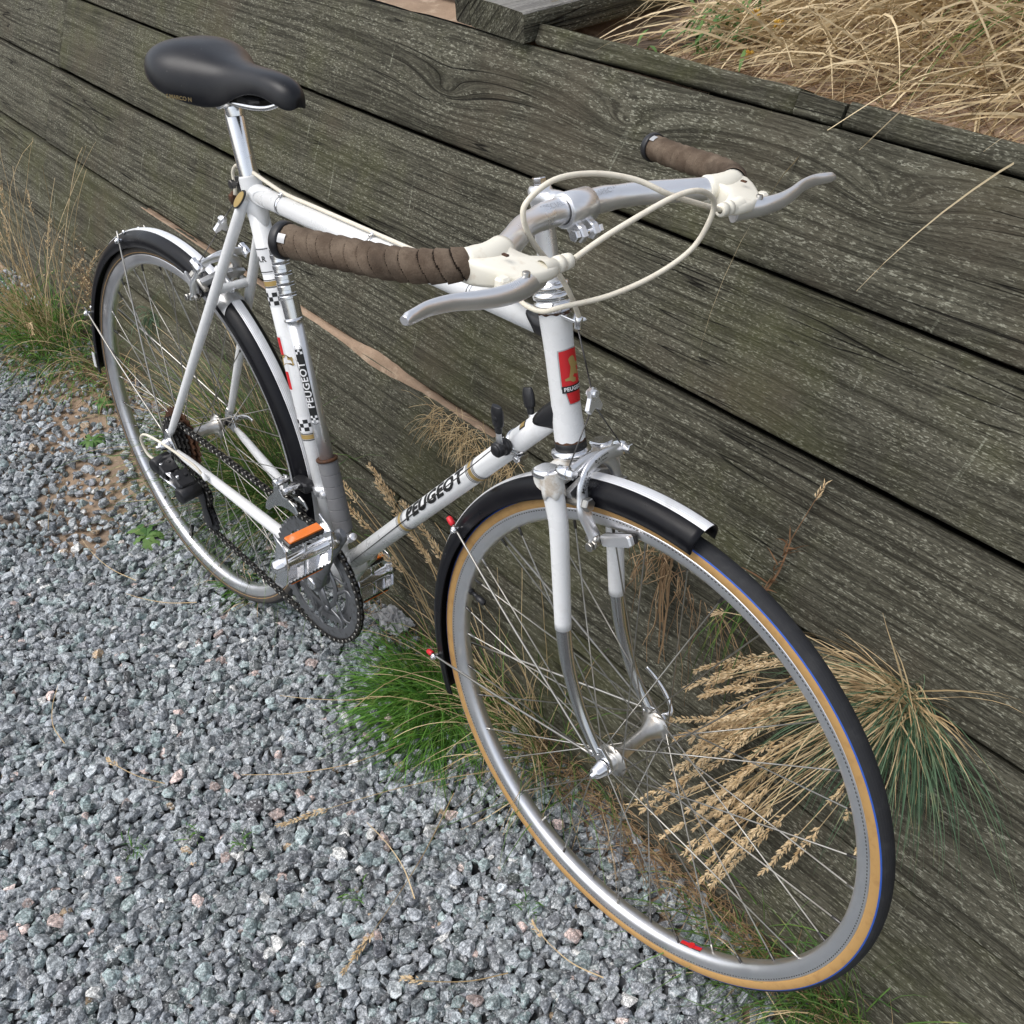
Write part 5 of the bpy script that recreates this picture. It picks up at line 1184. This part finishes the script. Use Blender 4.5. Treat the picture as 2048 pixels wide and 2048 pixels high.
# ------------------------------------------------------------------ grasses
class Blades:
    def __init__(s): s.v = []; s.t = []; s.c = []; s.n = 0
    def ribbon(s, P_, w, tint, side=None):
        """flat tapering ribbon along the points P_"""
        P_ = np.array(P_, float); m = len(P_); T = np.gradient(P_, axis=0); T /= (np.linalg.norm(T, axis=1, keepdims=True) + 1e-9)
        sd = side if side is not None else rng.normal(size=3); S = np.cross(T, sd); S /= (np.linalg.norm(S, axis=1, keepdims=True) + 1e-9)
        ww = np.asarray(w, float) if np.ndim(w) else w * np.clip(1.25 * (1 - np.linspace(0, 1, m) ** 2.2), .12, 1)
        vs = np.empty((2 * m, 3)); vs[0::2] = P_ - S * (ww[:, None] / 2); vs[1::2] = P_ + S * (ww[:, None] / 2); a = np.arange(m - 1) * 2 + s.n
        s.v.append(vs); s.t.append(np.concatenate([np.stack([a, a + 1, a + 3], -1), np.stack([a, a + 3, a + 2], -1)])); s.c.append(np.full((2 * m, 3), tint)); s.n += 2 * m
    def stem(s, P_, r, tint):
        P_ = np.array(P_, float); m = len(P_); T = np.gradient(P_, axis=0); T /= (np.linalg.norm(T, axis=1, keepdims=True) + 1e-9); A = np.cross(T, rng.normal(size=3)); A /= (np.linalg.norm(A, axis=1, keepdims=True) + 1e-9); B = np.cross(T, A)
        rr = np.linspace(r, r * .5, m)[:, None]; vs = np.empty((3 * m, 3))
        for k in range(3): t = 2 * PI * k / 3; vs[k::3] = P_ + (A * math.cos(t) + B * math.sin(t)) * rr
        a = np.arange(m - 1) * 3 + s.n; tr = []
        for k in range(3): k2 = (k + 1) % 3; tr += [np.stack([a + k, a + k2, a + 3 + k2], -1), np.stack([a + k, a + 3 + k2, a + 3 + k], -1)]
        s.v.append(vs); s.t.append(np.concatenate(tr)); s.c.append(np.full((3 * m, 3), tint)); s.n += 3 * m
    def grain(s, p, d, L, w, tint):
        """one spikelet: a stretched octahedron"""
        d = unit(d); a = unit(np.cross(d, rng.normal(size=3))); b = np.cross(d, a); p = V3(p); c = p + d * L * .45
        vs = np.array([p, c + a * w, c + b * w * .7, c - a * w, c - b * w * .7, p + d * L]); t = np.array([[0, 1, 2], [0, 2, 3], [0, 3, 4], [0, 4, 1], [5, 2, 1], [5, 3, 2], [5, 4, 3], [5, 1, 4]])
        s.v.append(vs); s.t.append(t + s.n); s.c.append(np.full((6, 3), tint)); s.n += 6
    def head(s, P_, spread=.010, dens=900, L=.010):
        """panicle of spikelets along the end of a stem"""
        P_ = np.array(P_, float); l = arc(P_); n = int(l[-1] * dens); T = np.gradient(P_, axis=0)
        for k in range(n):
            t = (k + rng.random()) / n * l[-1]; p = np.array([np.interp(t, l, P_[:, i]) for i in range(3)]); d = unit([np.interp(t, l, T[:, i]) for i in range(3)]); fr = t / l[-1]
            o = rng.normal(size=3); o = unit(o - d * (o @ d)); sp_ = spread * (1 - .75 * fr) * rng.random() ** .7; q = p + o * sp_ + d * sp_ * 1.6
            s.grain(q, d * 1.5 + o * .8 + rng.normal(size=3) * .15, L * rng.uniform(.7, 1.2), .0012 * rng.uniform(.8, 1.3), rng.random())
    def obj(s, name, m, parent=None, loc=None):
        if not s.v: return None
        v = np.concatenate(s.v); 
        if loc is not None: v = v - np.array(loc)
        me = mesh_np(name, v, np.concatenate(s.t), m, np.concatenate(s.c)); o = bpy.data.objects.new(name, me); COL.objects.link(o)
        if parent is not None: o.parent = parent
        return o
def bend(p, d, L, droop, n=7, wob=.0, down=(0, 0, -1)):
    """curve from p along d, pulled by gravity"""
    p = V3(p); d = unit(d); dn = V3(down); out = [p]; st = L / n; cur = d.copy()
    for i in range(n):
        cur = unit(cur + dn * droop / n * (1 + i * .25) + rng.normal(size=3) * wob); out.append(out[-1] + cur * st)
    return np.array(out)
def rdir(bias, spread): return unit(V3(bias) + rng.normal(size=3) * spread)
def tuft(name, label, cat, base, n, L, m, bias=(0, 0, 1), spread=.5, rad=(.03, .02), droop=1.2, w=.0018, stalks=0, stalkL=(.2, .3), sbias=None, heads=0, headL=.06, sspread=.25, sdroop=.7, shead=.008, smat=STRAW, group=None, dry=0, drymat=STRAW, hdens=900, minz=None, extra=None):
    root = empty(name, None, base); tag(root, label, cat, group); B = Blades(); B2 = Blades(); B3 = Blades(); H = Blades()
    bs = V3(base)
    def clampz(c):
        if minz is not None: c[:, 2] = np.maximum(c[:, 2], minz + .0005 * rng.random())
        return c
    for k in range(n):
        o = V3((rng.normal() * rad[0], rng.normal() * rad[1], 0)); p = bs + o; d = rdir(V3(bias) + V3((o[0], o[1], 0)) / (max(rad) + 1e-6) * .35, spread)
        if minz is not None and d[2] < .05: d[2] = abs(d[2]) + .05
        (B2 if k < dry else B).ribbon(clampz(bend(p, d, R_.uniform(*L), droop * R_.uniform(.6, 1.4), 7, .04)), w * R_.uniform(.6, 1.2), rng.random())
    for k in range(stalks):
        p = bs + V3((rng.normal() * rad[0] * .7, rng.normal() * rad[1] * .7, 0)); d = rdir(sbias or bias, sspread); Ls = R_.uniform(*stalkL); c = clampz(bend(p, d, Ls, sdroop * R_.uniform(.6, 1.4), 12, .03)); B3.stem(c, .0009, rng.random())
        if k < heads: kk = max(3, int(13 * (1 - headL / Ls))); H.head(spl(c[kk - 1:], 3), shead * R_.uniform(.8, 1.2), hdens)
    if extra: extra(B, B2, B3, H)
    for bl, nm, mm in ((B, 'blades', m), (B2, 'dry_blades', drymat), (B3, 'stalks', smat), (H, 'seed_heads', SEED)):
        o = bl.obj(nm, mm, root, base)
        if o: o['kind'] = 'stuff'
    return root
G0 = -.006
# the fresh clump between pedal and front wheel
tuft('grass_tuft', 'fresh green grass tuft on the gravel between pedal and front wheel', 'grass', (.515, -.075, G0), 1500, (.09, .20), FRESH, (-.35, -.40, .55), .48, (.045, .030), 1.5, .0017, minz=.002)
# mixed green and straw clump behind the front wheel, at the foot of the wall
tuft('grass_tuft', 'long green and straw coloured grass behind the front wheel spokes', 'grass', (.680, -.010, G0), 420, (.12, .27), GREEN, (-.30, -.10, .75), .38, (.070, .022), 1.1, .0016, stalks=34, stalkL=(.18, .36), sbias=(-.45, -.10, .9), sdroop=.5, dry=170, minz=.002)
# tall seed stalks rising beside the pump and left pedal
def st_extra(B, B2, B3, H):
    for (tip, k) in (((.02, .02, .245), 1), ((.10, .02, .225), 1), ((.18, -.01, .21), 1), ((.06, .01, .19), 1), ((.24, .03, .30), 1), ((.27, .02, .285), 1), ((.33, .03, .27), 1), ((.36, .02, .22), 1), ((.30, -.02, .17), 1), ((.15, -.06, .10), 1), ((.40, .03, .24), 1), ((.44, .02, .30), 0), ((.35, .0, .30), 0), ((.22, .0, .25), 0)):
        b = V3((.50 + R_.uniform(-.05, .07), .00 + R_.uniform(-.03, .02), .0)); t = V3(tip); mid = (b + t) / 2 + V3((.05, 0, .05)); c = spl([b, mid, t - (t - mid) * .25 + V3((.0, 0, .008)), t], 6); B3.stem(c, .0010, rng.random())
        if k: H.head(c[-9:], .0055, 850, .009)
tuft('seed_grass', 'dry straw seed grass leaning across behind the pump and left pedal', 'grass', (.52, .0, G0), 60, (.10, .22), GREEN, (-.3, 0, .8), .35, (.05, .02), 1.0, .0014, dry=30, extra=st_extra, minz=.002)
# the big clump growing out of the wall with dry seed heads
CB = wpt(1.177, .375 * K_ + .003, -.012)
def cl_extra(B, B2, B3, H):
    for k in range(88):      # seed stalks flopping down to the left, between wall and wheel
        e = wpt(R_.uniform(.935, 1.10), R_.uniform(.05, .41), -R_.uniform(.035, .085)); b = CB + rng.normal(size=3) * .008
        if R_.random() < .22: e = wpt(R_.uniform(1.02, 1.10), R_.uniform(.04, .16), -R_.uniform(.03, .07))
        elif R_.random() < .45: e = wpt(R_.uniform(.95, 1.06), R_.uniform(.20, .36), -R_.uniform(.04, .09))
        mid = (b + e) / 2 + wpt(rng.normal() * .012, .022 + .03 * R_.random() + rng.normal() * .010, -.028 + rng.normal() * .008); e = e + wpt(rng.normal() * .02, rng.normal() * .02 - .01, rng.normal() * .008); c = spl([b, mid, e * .8 + mid * .2 + wpt(0, .006, 0), e], 6); B3.stem(c, .0009, rng.random()); H.head(c[-R_.randint(6, 11):] , .0026 * R_.uniform(.4, 1.7), 900 * R_.uniform(.6, 1.3), .0085)
    for (u, v) in ((1.185, .255), (1.215, .225), (1.16, .26), (1.150, .145), (1.125, .11)):
        e = wpt(u, v, -.035); b = CB + rng.normal(size=3) * .006; c = spl([b, (b + e) / 2 + wpt(.015, .03, -.03), e], 9); B3.stem(c, .0009, rng.random()); H.head(c[-6:], .004, 900, .008)
    for k in range(420):     # green blades hanging down and out
        b = CB + rng.normal(size=3) * .010; d = wpt(R_.uniform(-1.0, 1.0), R_.uniform(-.75, .25), -R_.uniform(.15, .7)); B.ribbon(bend(b, d, R_.uniform(.10, .25), 1.05 * R_.uniform(.5, 1.3), 8, .03), .0013 * R_.uniform(.7, 1.2), rng.random())
    for k in range(330):     # dead leaf bases fanning along the gap
        b = CB + rng.normal(size=3) * .008; d = wpt(R_.uniform(-1.1, .5), R_.uniform(-.45, .32), -R_.uniform(.08, .5)); B2.ribbon(bend(b, d, R_.uniform(.04, .16), .45, 7, .05), .0018 * R_.uniform(.7, 1.3), rng.random())
root = tuft('wall_grass', 'blue-green grass with many dry seed heads growing from the wall behind the front tyre', 'grass', tuple(CB), 0, (.1, .2), BLUEG, extra=cl_extra)
# tangle of roots hanging from the gap seen through the front wheel
def root_extra(B, B2, B3, H):
    b0 = wpt(.800, .366 * K_, -.02)
    for k in range(60):
        b = b0 + wpt(rng.normal() * .028, rng.normal() * .015, -abs(rng.normal()) * .010); d = wpt(R_.uniform(-.6, .9), R_.uniform(-1, .2), -R_.uniform(.1, .6)); c = bend(b, d, R_.uniform(.03, .10), 1.2, 9, .22); B3.stem(c, .0008, rng.random())
    for k in range(7): c = bend(b0 + rng.normal(size=3) * .006, wpt(.35, -.9, -.25), R_.uniform(.12, .20), .6, 14, .07); B3.stem(c, .0022 if k < 3 else .001, rng.random() * .5)
    for k in range(14): c = bend(b0 + wpt(.05 + .08 * R_.random(), -.02, -.01), wpt(R_.uniform(.2, 1), R_.uniform(-.6, .2), -.5), R_.uniform(.08, .2), 1.3, 12, .14); B3.stem(c, .0006, rng.random())
    for k in range(26): c = bend(wpt(.94 + rng.normal() * .02, .366 * K_, -.015), wpt(R_.uniform(-.4, .3), R_.uniform(-.9, .1), -.5), R_.uniform(.07, .17), 1.6, 8, .05); B.ribbon(c, .0014, rng.random())
tuft('root_tangle', 'brown dry roots and stems hanging from the wall, seen through the front wheel', 'plant', tuple(wpt(.80, .41, -.01)), 0, (.1, .2), GREEN, smat=HAY, extra=root_extra)
def hay_extra(B, B2, B3, H):
    for k in range(240):
        b = wpt(R_.uniform(.27, .50), VH[3] - .012 + R_.uniform(-.035, .01), -.012 - .025 * R_.random()); d = wpt(R_.uniform(-1, 1), R_.uniform(-.9, .6), -R_.uniform(0, .8)); B3.stem(bend(b, d, R_.uniform(.02, .075), .8, 5, .12), .0006, rng.random())
tuft('hay_clump', 'dry straw tangle on the wall ledge behind the down tube', 'plant', tuple(wpt(.40, VH[3], -.01)), 0, (.1, .2), GREEN, smat=STRAW, extra=hay_extra)
def sprig_extra(B, B2, B3, H):
    a, b, c = wpt(.955, .385 * K_, -.012), wpt(.962, .47 * K_, -.014), wpt(.972, .545 * K_, -.012)
    B3.stem(spl([a, (a + b) / 2 + wpt(.006, 0, 0), b], 4), .0022, .3); B3.stem(spl([b, (b + c) / 2, c], 4), .0009, .9); H.head(spl([(b * .35 + c * .65), c], 5), .0022, 700, .008)
    for k in range(22): p = a + (b - a) * R_.random(); B2.ribbon(bend(p, wpt(R_.uniform(-.5, .7), R_.uniform(.3, 1), -.3), R_.uniform(.012, .05), .6, 5, .12), .0022, rng.random())
tuft('dry_sprig', 'single brown dry sprig sticking up against the wall above the front tyre', 'plant', tuple(wpt(.955, .39 * K_, -.01)), 0, (.1, .2), GREEN, smat=TWIG, drymat=TWIG, extra=sprig_extra)
# behind the rear wheel
tuft('grass_tuft', 'long dark green grass clump behind the rear wheel hub', 'grass', (-.170, .030, G0), 1700, (.16, .42), GREEN, (-.22, -.20, .90), .36, (.085, .030), .85, .0016, stalks=70, stalkL=(.25, .5), sbias=(-.75, -.20, .9), sspread=.22, sdroop=.35, dry=110, minz=.002)
tuft('grass_tuft', 'small green grass tuft under the rear tyre', 'grass', (.045, -.175, G0), 130, (.04, .10), FRESH, (-.2, -.4, .5), .55, (.030, .016), 1.4, .0013, dry=25, minz=.002)
tuft('tall_grass', 'tall dry grass clump against the wall at the left edge', 'grass', (-1.235, -.085, G0), 900, (.10, .26), FRESH, (.05, -.15, .8), .42, (.12, .045), 1.1, .0018, stalks=120, stalkL=(.22, .62), sbias=(.05, -.05, 1.0), sspread=.30, sdroop=.4, heads=34, headL=.06, shead=.004, dry=90, drymat=HAY, hdens=380, minz=.002)
tuft('grass_tuft', 'thin brown and green grass behind the rear mudguard tip', 'grass', (-.920, -.045, G0), 260, (.06, .18), GREEN, (.05, -.25, .7), .50, (.085, .035), 1.3, .0015, stalks=40, stalkL=(.10, .26), sdroop=.7, sspread=.5, dry=150, drymat=HAY, minz=.002)
def dryw(B, B2, B3, H):
    b0 = V3((-1.02, .035, .06))
    for k in range(40):
        e = b0 + V3((rng.normal() * .05 - .02, -abs(rng.normal()) * .03, .10 + abs(rng.normal()) * .10)); c = spl([b0 + rng.normal(size=3) * .01, (b0 + e) / 2 + rng.normal(size=3) * .012, e], 4); B3.stem(c, .0008, rng.random())
        for j in range(3): p = c[-R_.randint(1, 5)]; B3.stem(bend(p, rng.normal(size=3), R_.uniform(.01, .04), 0, 3, .15), .0005, rng.random()); H.grain(p + rng.normal(size=3) * .008, rng.normal(size=3), .006, .0022, rng.random())
tuft('dry_weed', 'brittle brown dried weed with seed capsules beside the rear mudguard', 'plant', (-1.02, .03, .0), 0, (.1, .2), GREEN, smat=HAY, extra=dryw)
tuft('grass_tuft', 'small grey-green tuft growing from the wall ledge behind the rear rim', 'grass', tuple(wpt(-.80, .19, -.01)), 90, (.05, .12), BLUEG, (.3, -.5, -.3), .5, (.015, .008), 1.2, .0014)
tuft('grass_tuft', 'dark green grass at the foot of the wall below the front tyre', 'grass', (1.285, -.012, G0), 760, (.08, .20), GREEN, (-.08, -.32, .65), .50, (.095, .025), 1.3, .0016, dry=50, minz=.002)
# low weeds in the gravel
def weed(name, label, x, y, n, L, w, lobed=True):
    root = empty(name, None, (x, y, G0)); tag(root, label, 'weed'); 
    for k in range(n):
        B = Blades(); a = 2 * PI * k / n + rng.normal() * .3; d = V3((math.cos(a), math.sin(a), R_.uniform(.35, .8))); c = bend((x, y, .001), d, R_.uniform(*L), 1.5, 9, .05); m = len(c); t = np.linspace(0, 1, m); ww = w * np.sin(PI * np.clip(t * .93 + .07, 0, 1)) ** .8
        if lobed: ww = ww * (1 + .35 * np.cos(np.arange(m) * PI))
        B.ribbon(c, np.maximum(ww, .0006), rng.random(), side=V3((0, 0, 1))); o = B.obj('leaf', LEAF, root, (x, y, G0))
weed('dandelion', 'flat green dandelion rosette in the gravel left of the rear wheel', -.245, -.252, 17, (.045, .085), .012)
weed('leafy_weed', 'small leafy green weed in sandy gravel, nearer one left of the rear rim', -.665, -.198, 18, (.03, .07), .010, False)
weed('leafy_weed', 'small leafy green weed beside the rear tyre, the farther of two', -.80, -.108, 12, (.03, .06), .009, False)
for k_, (x_, y_, lab_) in enumerate(((.468, -.505, 'tiny green sprout in open gravel, left of a pair near the lower left'), (.535, -.455, 'tiny green sprout in open gravel, right of a pair near the lower left'), (.43, -.585, 'tiny yellowish sprout in gravel towards the lower left corner'), (.83, -.60, 'tiny green sprout at the bottom edge of the gravel'), (.905, -.205, 'tiny green sprout in gravel just outside the lower front rim'), (.72, -.38, 'tiny green sprout in gravel near the bottom centre'))):
    tuft('sprout', lab_, 'weed', (x_, y_, .004), 26, (.008, .024), FRESH, (0, 0, .8), .6, (.009, .007), .8, .0016, group='tiny sprouts in the gravel')
def _film(nt, b):
    b.inputs['Transmission Weight'].default_value = .55; b.inputs['Roughness'].default_value = .28; b.inputs['IOR'].default_value = 1.3
FILM = mat('clear_film', (.8, .8, .8), .3, build=_film)
mb = MB(); nn_ = 18; vs = [(.285 + .075 * i / nn_ + .008 * mnoise.noise(Vector((i * .5, j * .5, 2))), -.045 + .045 * j / nn_ + .008 * mnoise.noise(Vector((i * .5, j * .5, 6))), .012 + .016 * abs(mnoise.noise(Vector((i * .45, j * .45, 9))))) for j in range(nn_ + 1) for i in range(nn_ + 1)]
mb.add(vs, [(j * (nn_ + 1) + i, j * (nn_ + 1) + i + 1, (j + 1) * (nn_ + 1) + i + 1, (j + 1) * (nn_ + 1) + i) for j in range(nn_) for i in range(nn_)], 0, False); o = mb.obj('plastic_scrap', FILM); md = o.modifiers.new('thick', 'SOLIDIFY'); md.thickness = .0006; tag(o, 'crumpled scrap of clear plastic on the ground below the left pedal', 'litter')
# straw litter along the foot of the wall
B = Blades()
for k in range(1500):
    t = R_.random(); x = .70 + .68 * t; y = .045 - .075 * R_.random() ** 1.6 - (.03 if R_.random() < .25 else 0); d = V3((rng.normal() * 1.0 + .6, rng.normal() * .6, rng.normal() * .28 + .1)); c = bend((x, y, R_.uniform(.001, .018)), d, R_.uniform(.02, .09), .6, 4, .08); c[:, 2] = np.maximum(c[:, 2], .002)
    B.stem(c, .0007, rng.random())
for k in range(900):
    x = R_.uniform(-1.3, .70); y = .05 - .10 * R_.random() ** 1.4; d = V3((rng.normal(), rng.normal(), rng.normal() * .25 + .1)); c = bend((x, y, R_.uniform(.001, .012)), d, R_.uniform(.02, .08), .6, 4, .10); c[:, 2] = np.maximum(c[:, 2], .002); B.stem(c, .0007, rng.random())
o = B.obj('straw_litter', HAY); tag(o, 'brown dead grass litter strewn along the foot of the wall', 'litter', kind='stuff')
# single straws lying on the gravel
STR = [((.552, -.404), (.700, -.098), 1, 'long straw with a seed head lying on gravel left of the front rim', -.012), ((.430, -.400), (.560, -.170), 0, 'pale bent straw lying on gravel below the green tuft', .02), ((.808, -.454), (.690, -.170), 1, 'straw with seed tip pointing down to the bottom edge of the gravel', .01),
       ((.037, -.55), (.170, -.590), 0, 'curved reddish straw on gravel at the left', .015), ((.64, -.30), (.79, -.32), 0, 'thin straw crossing another on the lower gravel', -.01), ((.87, -.40), (.96, -.29), 1, 'short straw with seed tip near the bottom centre of the gravel', .008), ((.33, -.27), (.47, -.12), 0, 'straw lying between the pedal and the green tuft', .01),
       ((-.10, -.36), (.02, -.27), 0, 'thin pale straw on gravel under the rear wheel', .01), ((-.32, -.36), (-.12, -.33), 0, 'thin straw on the sandy gravel at left', .012), ((.25, -.55), (.36, -.50), 1, 'short straw lying on the open gravel at lower left', .006), ((.93, -.22), (1.05, -.20), 1, 'straw with loose seed lying under the front rim', .01), ((-.55, -.30), (-.40, -.40), 0, 'thin dry stem on sand at the left edge', .012)]
for (a, b, hd, lab, cv) in STR:
    B = Blades(); H = Blades(); a3, b3 = V3((*a, .011)), V3((*b, .012)); nrm = unit(np.cross(b3 - a3, (0, 0, 1))); c = spl([b3, (a3 * .35 + b3 * .65) + nrm * cv, (a3 * .7 + b3 * .3) + nrm * cv * .8, a3], 5)
    root = empty('straw', None, tuple(a3)); tag(root, lab, 'straw', 'straws lying on the gravel'); B.stem(c, .0010, rng.random()); B.obj('stalk', STRAW, root, a3)
    if hd: H.head(c[-5:], .0035, 700, .008); H.obj('seed_head', SEED, root, a3)
# ---- dune vegetation above the wall
def mar(B, B2, B3, H):
    for k in range(3400):
        b = V3((R_.uniform(.50, 1.75), R_.uniform(.56, 1.25), 0)); b[2] = dz(b[0], b[1]); d = V3((rng.normal() * .42 - .30, -.80 + rng.normal() * .38, .45 + rng.normal() * .30)); c = bend(b, d, R_.uniform(.16, .50), .75 * R_.uniform(.3, 1.4), 9, .018)
        for q in c: q[2] = max(q[2], (dz(q[0], q[1]) if q[1] > .49 else -1) + .004)
        if c[:, 1].min() < .46 and R_.random() < .993: c = c[c[:, 1] > .47]
        if len(c) > 3: B2.ribbon(c, .0032 * R_.uniform(.4, 1.3), rng.random())
    for k in range(120):
        b = V3((R_.uniform(.85, 1.6), R_.uniform(.7, 1.1), 0)); b[2] = dz(b[0], b[1]); d = V3((rng.normal() * .5 - .2, -.7 + rng.normal() * .5, .6)); c = bend(b, d, R_.uniform(.2, .5), .9, 9, .03)
        for q in c: q[2] = max(q[2], (dz(q[0], q[1]) if q[1] > .49 else -1) + .004)
        c = c[c[:, 1] > .47]
        if len(c) > 3: B.ribbon(c, .0022, rng.random())
tuft('marram_grass', 'bleached marram grass on the sand above the wall at top right', 'grass', (1.0, .8, .95), 0, (.1, .2), GREEN, drymat=MARRAM, extra=mar)
B = Blades()
for k in range(3000):
    x, y = R_.uniform(.35, 1.75), R_.uniform(.49, 1.1); d = V3((rng.normal(), rng.normal(), .1)); z0 = dz(x, y); c = bend((x, y, z0 + .004), d, R_.uniform(.04, .18), .4, 5, .12)
    for q in c: q[2] = max(q[2], dz(q[0], max(q[1], .48)) + .002)
    c = c[c[:, 1] > .485]
    if len(c) > 2: B.stem(c, .0009, rng.random())
o = B.obj('dune_litter', HAY); tag(o, 'tangled dead stems lying on the dune sand above the wall', 'litter', kind='stuff')
def dw(B, B2, B3, H):
    for k in range(130):
        b = V3((.47 + rng.normal() * .035, .63 + rng.normal() * .05, 0)); b[2] = dz(b[0], b[1]) + R_.uniform(0, .05); c = bend(b, rdir((0, -.3, .4), .7), R_.uniform(.02, .05), 1.2, 5, .05); m = len(c); B.ribbon(c, .006 * np.sin(PI * np.linspace(.1, .95, m)), rng.random(), side=V3((0, 0, 1)))
    for (x, y, h) in ((.545, .59, .055), (.585, .585, .05), (.56, .63, .03), (.57, .55, .02)):
        z0 = dz(x, y); B3.stem(spl([(x - .03, y + .02, z0), (x - .01, y, z0 + h * .6), (x, y, z0 + h)], 4), .0009, .4)
        for j in range(26): H.grain((x, y, z0 + h), rng.normal(size=3) + (0, -.2, .5), .008, .0016, rng.random())
root = tuft('flowering_weed', 'grey-green weed with faded yellow flowers on the sand beside the boardwalk', 'plant', (.48, .62, .89), 0, (.1, .2), LEAF, smat=LEAF, extra=dw)
for ch in root.children:
    if ch.name.startswith('seed_heads'): ch.name = 'flower_heads'; ch.data.materials[0] = FLOWER
for k, (a, b) in enumerate((((.930, .56, .97), (.792, .425, .900)), ((.925, .55, .975), (.845, .415, .892)), ((.60, .55, .93), (.70, .47, .945)))):   # stems draped over the wall top
    B = Blades(); a, b = V3(a), V3(b); c = spl([a, (a + b) / 2 + V3((0, .0, .025)), b], 8); B.stem(c, .0012, .8); o = B.obj('draped_stem', MARRAM); tag(o, ['long bleached stem hanging over the wall top, the left of a pair', 'shorter bleached stem hanging over the wall top, the right of a pair', 'single bleached stem leaning over the wall top beside the yellow flowers'][k], 'stem', 'stems draped over the wall top')
bpy.context.view_layer.update()
